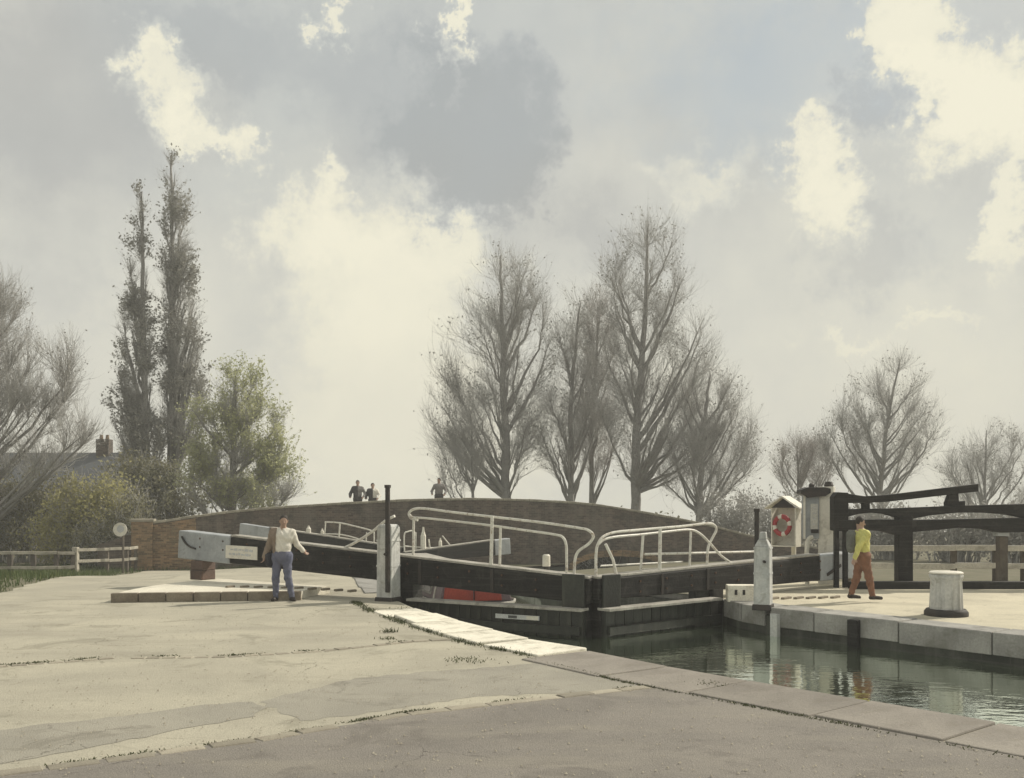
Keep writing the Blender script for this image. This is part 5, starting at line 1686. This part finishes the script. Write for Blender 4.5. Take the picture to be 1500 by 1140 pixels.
# ------------------------------------------------------------------ people (bodies grown as one smooth surface)
class Body:
    def __init__(self, vox=0.011):
        self.p = []
        self.vox = vox

    def cone(self, a_, b_, r0, r1, k=0.03):
        self.p.append(('c', np.array(a_, float), np.array(b_, float), r0, r1, k))
        return self

    def ell(self, c, r, k=0.03):
        self.p.append(('e', np.array(c, float), np.array(r, float), 0, 0, k))
        return self

    def mesh(self, name, m_, grow=0.0, cuts=(), fold=0.0, seed=0.0):
        vox = self.vox
        lo = np.min([np.minimum(q[1], q[2]) - (max(q[3], q[4]) if q[0] == 'c' else 0) if q[0] == 'c' else q[1] - q[2] for q in self.p], axis=0) - 0.06 - grow
        hi = np.max([np.maximum(q[1], q[2]) + max(q[3], q[4]) if q[0] == 'c' else q[1] + q[2] for q in self.p], axis=0) + 0.06 + grow
        n = np.ceil((hi - lo) / vox).astype(int) + 1
        ax = [lo[i] + np.arange(n[i]) * vox for i in range(3)]
        F = np.full(n, 1.0, dtype=np.float32)
        for (kd, a_, b_, r0, r1, k) in self.p:
            if kd == 'c':
                l2, h2 = np.minimum(a_, b_) - max(r0, r1) - 0.12 - grow, np.maximum(a_, b_) + max(r0, r1) + 0.12 + grow
            else:
                l2, h2 = a_ - b_ - 0.12 - grow, a_ + b_ + 0.12 + grow
            i0 = np.maximum(((l2 - lo) / vox).astype(int), 0)
            i1 = np.minimum(((h2 - lo) / vox).astype(int) + 2, n)
            x, y, z = np.meshgrid(*[ax[i][i0[i]:i1[i]] for i in range(3)], indexing='ij')
            if kd == 'c':
                d = b_ - a_
                L = max(d @ d, 1e-9)
                t_ = np.clip(((x - a_[0]) * d[0] + (y - a_[1]) * d[1] + (z - a_[2]) * d[2]) / L, 0, 1)
                D_ = np.sqrt((x - a_[0] - t_ * d[0]) ** 2 + (y - a_[1] - t_ * d[1]) ** 2 + (z - a_[2] - t_ * d[2]) ** 2) - (r0 + (r1 - r0) * t_)
            else:
                q = np.sqrt(((x - a_[0]) / b_[0]) ** 2 + ((y - a_[1]) / b_[1]) ** 2 + ((z - a_[2]) / b_[2]) ** 2)
                D_ = (q - 1) * b_.min()
            sl = tuple(slice(i0[i], i1[i]) for i in range(3))
            G = F[sl]
            h_ = np.clip(0.5 + 0.5 * (G - D_) / k, 0, 1)
            F[sl] = G + (D_ - G) * h_ - k * h_ * (1 - h_)
        F -= grow
        x, y, z = np.meshgrid(*ax, indexing='ij', sparse=True)
        if fold:
            F += (fold * np.sin(z * 38 + 7 * np.sin(x * 11 + seed) + 5 * y) * np.sin(x * 23 + z * 9 + seed * 2)).astype(np.float32)
        for (nv_, dd) in cuts:       # keep where n.p <= dd
            F = np.maximum(F, x * nv_[0] + y * nv_[1] + z * nv_[2] - dd)
        return surface_net(name, F, lo, vox, m_)


def surface_net(name, F, lo, vox, m_):
    ins = F < 0
    nx, ny, nz = F.shape
    corners = [(i, j, k) for i in (0, 1) for j in (0, 1) for k in (0, 1)]
    cell = [ins[i:nx - 1 + i, j:ny - 1 + j, k:nz - 1 + k] for i, j, k in corners]
    cnt = sum(c.astype(np.int8) for c in cell)
    act = (cnt > 0) & (cnt < 8)
    ci = np.argwhere(act)
    idx = np.full(act.shape, -1, dtype=np.int64)
    idx[act] = np.arange(len(ci))
    acc = np.zeros((len(ci), 3))
    num = np.zeros(len(ci))
    for a_ in range(8):
        for b_ in range(a_ + 1, 8):
            ca, cb = np.array(corners[a_]), np.array(corners[b_])
            if np.abs(ca - cb).sum() != 1:
                continue
            fa = F[ci[:, 0] + ca[0], ci[:, 1] + ca[1], ci[:, 2] + ca[2]]
            fb = F[ci[:, 0] + cb[0], ci[:, 1] + cb[1], ci[:, 2] + cb[2]]
            x = (fa < 0) != (fb < 0)
            t_ = np.where(x, fa / np.where(fa == fb, 1, fa - fb), 0)
            acc += np.where(x[:, None], ca + t_[:, None] * (cb - ca), 0)
            num += x
    V = lo + (ci + acc / np.maximum(num, 1)[:, None]) * vox
    quads = []
    for axn in range(3):
        sl0 = [slice(1, -1)] * 3
        sl1 = [slice(1, -1)] * 3
        sl0[axn] = slice(0, -1)
        sl1[axn] = slice(1, None)
        s0, s1 = ins[tuple(sl0)], ins[tuple(sl1)]
        e_ = np.argwhere(s0 != s1)
        o = np.array([1, 1, 1])
        o[axn] = 0
        g = e_ + o
        flip = s0[tuple(e_.T)]
        b1, b2 = [i for i in range(3) if i != axn]
        u1 = np.zeros(3, int)
        u1[b1] = 1
        u2 = np.zeros(3, int)
        u2[b2] = 1
        q = np.stack([idx[tuple((g - d_).T)] for d_ in (u1 + u2, u2, 0 * u1, u1)], 1)
        if axn == 1:
            flip = ~flip
        q[~flip] = q[~flip][:, ::-1]
        quads.append(q)
    Q = np.concatenate(quads)
    Q = Q[(Q >= 0).all(1)]
    return raw_mesh(name, V, Q.ravel(), np.arange(len(Q)) * 4, [m_], True)


def hand(B, wrist, dirv, side, curl=0.4, sc=1.0):
    """palm with four bent fingers and a thumb; dirv points along the hand, side towards the thumb"""
    wv = np.array(wrist, float)
    d = np.array(dirv, float)
    d /= np.linalg.norm(d)
    s = np.array(side, float)
    s -= d * (s @ d)
    s /= np.linalg.norm(s)
    nrm_ = np.cross(d, s)
    B.cone(wv, wv + d * 0.05 * sc, 0.026, 0.027, 0.02)
    for i, L in enumerate((0.070, 0.080, 0.075, 0.058)):
        k0 = wv + d * 0.085 * sc + s * (0.030 - 0.020 * i) * sc
        B.cone(wv + d * 0.03 * sc + s * (0.014 - 0.010 * i) * sc, k0, 0.019, 0.0125, 0.012)
        k1 = k0 + (d * (1 - 0.3 * curl) + nrm_ * curl * 0.7) * L * 0.55 * sc
        k2 = k1 + (d * (1 - curl) + nrm_ * curl * 1.3) * L * 0.5 * sc
        B.cone(k0, k1, 0.0105, 0.0095, 0.004).cone(k1, k2, 0.0095, 0.008, 0.004)
    t0 = wv + d * 0.025 * sc + s * 0.024 * sc
    t1 = t0 + (d * 0.6 + s * 0.7 + nrm_ * 0.25) * 0.042 * sc
    B.cone(t0, t1, 0.014, 0.0115, 0.008).cone(t1, t1 + (d * 0.9 + s * 0.2 + nrm_ * 0.3) * 0.032 * sc, 0.011, 0.009, 0.004)


def head(B, c, f, sc=1.0):
    """skull, jaw, nose, ears, neck; f = facing (unit, horizontal-ish)"""
    c = np.array(c, float)
    f = np.array(f, float)
    f /= np.linalg.norm(f)
    r = np.cross(f, (0, 0, 1.0))
    r /= np.linalg.norm(r)
    u = np.cross(r, f)
    B.ell(c + u * 0.025, (0.076 * sc, 0.086 * sc, 0.098 * sc), 0.03)
    B.cone(c + f * 0.032 - u * 0.045, c + f * 0.048 - u * 0.085, 0.052 * sc, 0.033 * sc, 0.035)
    B.cone(c + f * 0.086 + u * 0.012, c + f * 0.102 - u * 0.018, 0.009, 0.014, 0.012)
    B.cone(c + f * 0.080 - u * 0.052 - r * 0.018, c + f * 0.080 - u * 0.052 + r * 0.018, 0.009, 0.009, 0.008)
    for s in (-1, 1):
        B.cone(c + r * s * 0.080 + u * 0.018, c + r * s * 0.078 - u * 0.025, 0.015, 0.010, 0.01)
    return c, f, r, u


def hair_mesh(c, f, r, u, vox, m_='hair', low=-0.02):
    H = Body(vox)
    H.ell(c + u * 0.033 - f * 0.012, (0.086, 0.094, 0.100), 0.02)
    # cut away face: keep behind the brow line
    n1 = f * 0.80 - u * 0.60
    return H.mesh('hair', m_, 0.0, cuts=[(n1, float(n1 @ c) + 0.012), (-u, float(-u @ c) + 0.045)])


def eye_pair(root, c, f, r, u):
    for s in (-1, 1):
        q = c + f * 0.082 + r * s * 0.031 + u * 0.012
        MB().lathe(q, [(0.002, -0.006), (0.009, 0), (0.002, 0.006)], 8).build('eye', 'hair', root)


def place(me, name, parent, loc):
    o = link(name, me, parent, loc)
    return o


def figure(label, loc, J, f, cl, vox=0.010, group=None, sc=1.0, bag=None):
    """J: joints relative to loc.  cl: garment materials"""
    root = thing('person', loc, label, 'person', group)
    g = {k: np.array(v_, float) * sc for k, v_ in J.items()}
    B = Body(vox)
    c, fv, r, u = head(B, g['head'], f, 1.0)
    B.cone(g['neck'] - np.array([0, 0, 0.05]), g['head'] - u * 0.05 - fv * 0.012, 0.058, 0.050, 0.03)
    torso = Body(vox)
    mid = (g['hipL'] + g['hipR']) / 2
    chest = g['neck'] * 0.72 + mid * 0.28
    waist = g['neck'] * 0.32 + mid * 0.68
    sh = (g['shR'] - g['shL'])
    shu = sh / np.linalg.norm(sh)
    for T_ in (B, torso):
        T_.cone(chest - sh * 0.24, chest + sh * 0.24, 0.118, 0.118, 0.08)
        T_.cone(waist - sh * 0.16, waist + sh * 0.16, 0.108, 0.108, 0.10)
        T_.cone(chest, waist, 0.13, 0.118, 0.08)
        T_.cone(mid + (g['hipL'] - mid) * 0.5, mid + (g['hipR'] - mid) * 0.5, 0.118, 0.118, 0.08)
        T_.cone(g['shL'] * 0.9 + g['shR'] * 0.1, g['shR'] * 0.9 + g['shL'] * 0.1, 0.066, 0.066, 0.06)
        T_.cone(g['neck'] - np.array([0, 0, 0.02]), g['neck'] + np.array([0, 0, 0.02]), 0.062, 0.056, 0.05)
    slv = Body(vox)
    for s in 'LR':
        a_, e_, h_ = g['sh' + s], g['el' + s], g['ha' + s]
        for T_ in (B, slv):
            T_.cone(a_, e_, 0.056, 0.043, 0.045)
        fe = e_ + (h_ - e_) * (0.97 if cl.get('long', True) else 0.2)
        B.cone(e_, h_, 0.044, 0.029, 0.02)
        slv.cone(e_, fe, 0.044, 0.034, 0.03)
        hand(B, h_, h_ - e_ + np.array(J.get('hd' + s, (0, 0, 0)), float) * 0.3, J.get('th' + s, (0, -1, 0)), 0.45, sc)
    legs = Body(vox)
    for s in 'LR':
        hp_, k_, an_, to_ = g['hip' + s], g['kn' + s], g['an' + s], g['to' + s]
        for T_ in (B, legs):
            T_.cone(hp_, k_, 0.092, 0.060, 0.05)
            T_.cone(k_ + (an_ - k_) * 0.02, k_ + (an_ - k_) * 0.3, 0.057, 0.056, 0.03)
            T_.cone(k_ + (an_ - k_) * 0.3, an_, 0.054, 0.040, 0.03)
        B.cone(an_ - np.array([0, 0, 0.03]), to_, 0.038, 0.030, 0.02)
    legs.cone(mid + (g['hipL'] - mid) * 0.6, mid + (g['hipR'] - mid) * 0.6, 0.122, 0.122, 0.08)
    legs.cone(mid, mid + np.array([0, 0, 0.10]), 0.115, 0.11, 0.08)
    place(B.mesh('body', 'skin'), 'body', root, loc)
    place(hair_mesh(c, fv, r, u, vox, cl.get('hair', 'hair')), 'hair', root, loc)
    eye_root = root
    for s in (-1, 1):
        q = c + fv * 0.083 + r * s * 0.031 + u * 0.012 + np.array(loc)
        MB().lathe(q, [(0.002, -0.006), (0.009, 0), (0.002, 0.006)], 8).build('eye', 'hair', root)
    zt_ = mid[2] + 0.10
    place(legs.mesh('trousers', cl['legs'], 0.016, [((0, 0, 1), zt_), ((0, 0, -1), -0.055)], 0.008, 1.3), 'trousers', root, loc)
    top = Body(vox)
    top.p = torso.p + (slv.p if cl.get('sleeve') is None else [])
    place(top.mesh('shirt', cl['top'], 0.014, [((0, 0, 1), g['neck'][2] + 0.035), ((0, 0, -1), -(mid[2] - cl.get('hem', 0.02)))], 0.007, 0.4), 'shirt', root, loc)
    if cl.get('sleeve'):
        place(slv.mesh('sleeves', cl['sleeve'], 0.016, [], 0.004, 2.1), 'sleeves', root, loc)
    if cl.get('jacket'):
        jk = Body(vox)
        jk.p = torso.p + slv.p
        m_, cuts_ = cl['jacket']
        for ct in cuts_:
            place(jk.mesh('jacket', m_, 0.030, ct + [((0, 0, 1), g['neck'][2] + 0.03), ((0, 0, -1), -(mid[2] - 0.10))], 0.006, 3.3), 'jacket', root, loc)
    if cl.get('pack'):
        m_, a_, b_, r_ = cl['pack']
        pk = Body(vox).cone(a_, b_, r_, r_ * 0.9, 0.03)
        place(pk.mesh('bag', m_, 0.0, [], 0.004), 'bag', root, loc)
    for s in 'LR':
        an_, to_ = g['an' + s], g['to' + s]
        S_ = Body(vox).cone(an_ + (0, 0, 0.02), an_ - (0, 0, 0.035), 0.046, 0.046, 0.02).cone(an_ - (0, 0, 0.035), to_, 0.046, 0.036, 0.03)
        hl = an_ + (an_ - to_) * 0.22
        S_.cone((hl[0], hl[1], an_[2] - 0.04), an_ - (0, 0, 0.04), 0.036, 0.044, 0.03)
        zf = min(an_[2] - 0.08, to_[2] - 0.03)
        place(S_.mesh('shoe', 'shoe', 0.0, [((0, 0, -1), -(zf + 0.004))]), 'shoe', root, loc)
    return root


man = (-4.68, 20.3, 0.0)
figure('person in white shirt, brown jacket and blue jeans leaning by the left balance beam', man, dict(
    head=(0.03, -0.02, 1.63), neck=(0.0, 0.03, 1.47), shL=(-0.20, 0.06, 1.41), shR=(0.20, 0.02, 1.40),
    elL=(-0.285, 0.08, 1.14), haL=(-0.36, 0.02, 0.91), elR=(0.27, 0.11, 1.15), haR=(0.37, 0.24, 1.02),
    hipL=(-0.10, 0.02, 0.92), hipR=(0.09, 0.0, 0.92), knL=(-0.13, -0.03, 0.50), knR=(0.12, -0.05, 0.50),
    anL=(-0.14, 0.02, 0.085), anR=(0.20, -0.02, 0.085), toL=(-0.17, -0.14, 0.04), toR=(0.28, -0.16, 0.04), thL=(0.3, -1, 0), thR=(-0.6, -0.3, 1)),
    (0.25, -0.95, -0.1), dict(legs='jeans', top='shirt_white', jacket=('jacket_brown', [[((1, 0.1, -0.06), -0.20)]]), hem=0.0,
                              pack=('bag', (-0.30, 0.03, 0.92), (-0.27, 0.05, 0.76), 0.085)))
wal = (7.05, 20.05, 0.062)
figure('person in yellow vest and rust brown trousers walking on the right lockside', wal, dict(
    head=(-0.03, 0.03, 1.57), neck=(-0.02, 0.02, 1.41), shL=(0.0, 0.20, 1.35), shR=(0.03, -0.18, 1.35),
    elL=(0.02, 0.27, 1.08), haL=(0.16, 0.24, 0.88), elR=(-0.15, -0.25, 1.10), haR=(-0.24, -0.27, 0.86),
    hipL=(-0.01, 0.09, 0.88), hipR=(0.01, -0.09, 0.88), knL=(-0.07, 0.09, 0.47), knR=(0.11, -0.08, 0.47),
    anL=(-0.20, 0.08, 0.10), anR=(0.18, -0.09, 0.085), toL=(-0.04, 0.05, 0.04), toR=(0.34, -0.13, 0.04), thL=(1, 0, 0.2), thR=(1, 0, 0.2)),
    (0.9, -0.25, -0.25), dict(legs='trousers_rust', top='vest_yellow', hem=0.06,
                              pack=('sleeve_grey', (-0.21, 0.02, 1.30), (-0.22, 0.0, 1.02), 0.10)), sc=0.985)


def on_bridge(x, depth):
    q = (x - 750) / FPX
    B2 = BC + BN * depth
    s_ = (B2.y * q - B2.x) / (BU.x - BU.y * q)
    p = B2 + BU * s_
    return (p.x, p.y, btop(s_) - 0.82)


def stroller(x, depth, sc, label, cl, f, arm=0.16):
    figure(label, on_bridge(x, depth), dict(
        head=(0.0, -0.02, 1.62), neck=(0, 0.02, 1.46), shL=(-0.20, 0.02, 1.39), shR=(0.20, 0.02, 1.39),
        elL=(-0.33, 0.0, 1.13), haL=(-0.30, -0.22, 1.00), elR=(0.33, 0.0, 1.13), haR=(0.28, -0.22, 1.00),
        hipL=(-0.09, 0, 0.92), hipR=(0.09, 0, 0.92), knL=(-0.10, -0.02, 0.50), knR=(0.10, -0.02, 0.50),
        anL=(-0.10, 0.02, 0.085), anR=(0.10, 0.02, 0.085), toL=(-0.12, -0.13, 0.04), toR=(0.12, -0.13, 0.04), thL=(1, 0, 0.2), thR=(-1, 0, 0.2)), f, cl, vox=0.014,
        group='people on the bridge', sc=sc)


stroller(524, 0.95, 1.03, 'larger of the two dark figures leaning on the bridge parapet', dict(legs='coat_dark', top='coat_grey', jacket=('coat_dark', [[((1, 0.2, 0.0), 0.0)]])), (0.1, -1, -0.1))
stroller(546, 0.95, 0.93, 'smaller figure beside the larger one on the bridge parapet', dict(legs='coat_dark', top='shirt_white', jacket=('coat_dark', [[((1, 0.2, 0.0), 0.0)]])), (0.2, -1, -0.1))
stroller(643, 1.1, 1.02, 'lone pale grey figure on the bridge near the first bare tree', dict(legs='coat_dark', top='coat_grey'), (-0.5, -0.9, 0))

# ------------------------------------------------------------------ haze: thin even air over the whole place
hm = bpy.data.materials.new('haze')
hm.use_nodes = True
h_ = NT(hm.node_tree)
h_.n.clear()
vo = h_.node('ShaderNodeVolumePrincipled')
vo.inputs['Color'].default_value = (0.92, 0.92, 0.90, 1)
vo.inputs['Density'].default_value = 0.0020
vo.inputs['Anisotropy'].default_value = 0.0
ho = h_.node('ShaderNodeOutputMaterial')
h_.l.new(vo.outputs[0], ho.inputs['Volume'])
MATS['haze'] = hm
tag(MB().box((0, 100, 9.5), (460, 340, 37)).build('haze', 'haze'), 'thin pale haze over the whole place', kind='stuff')
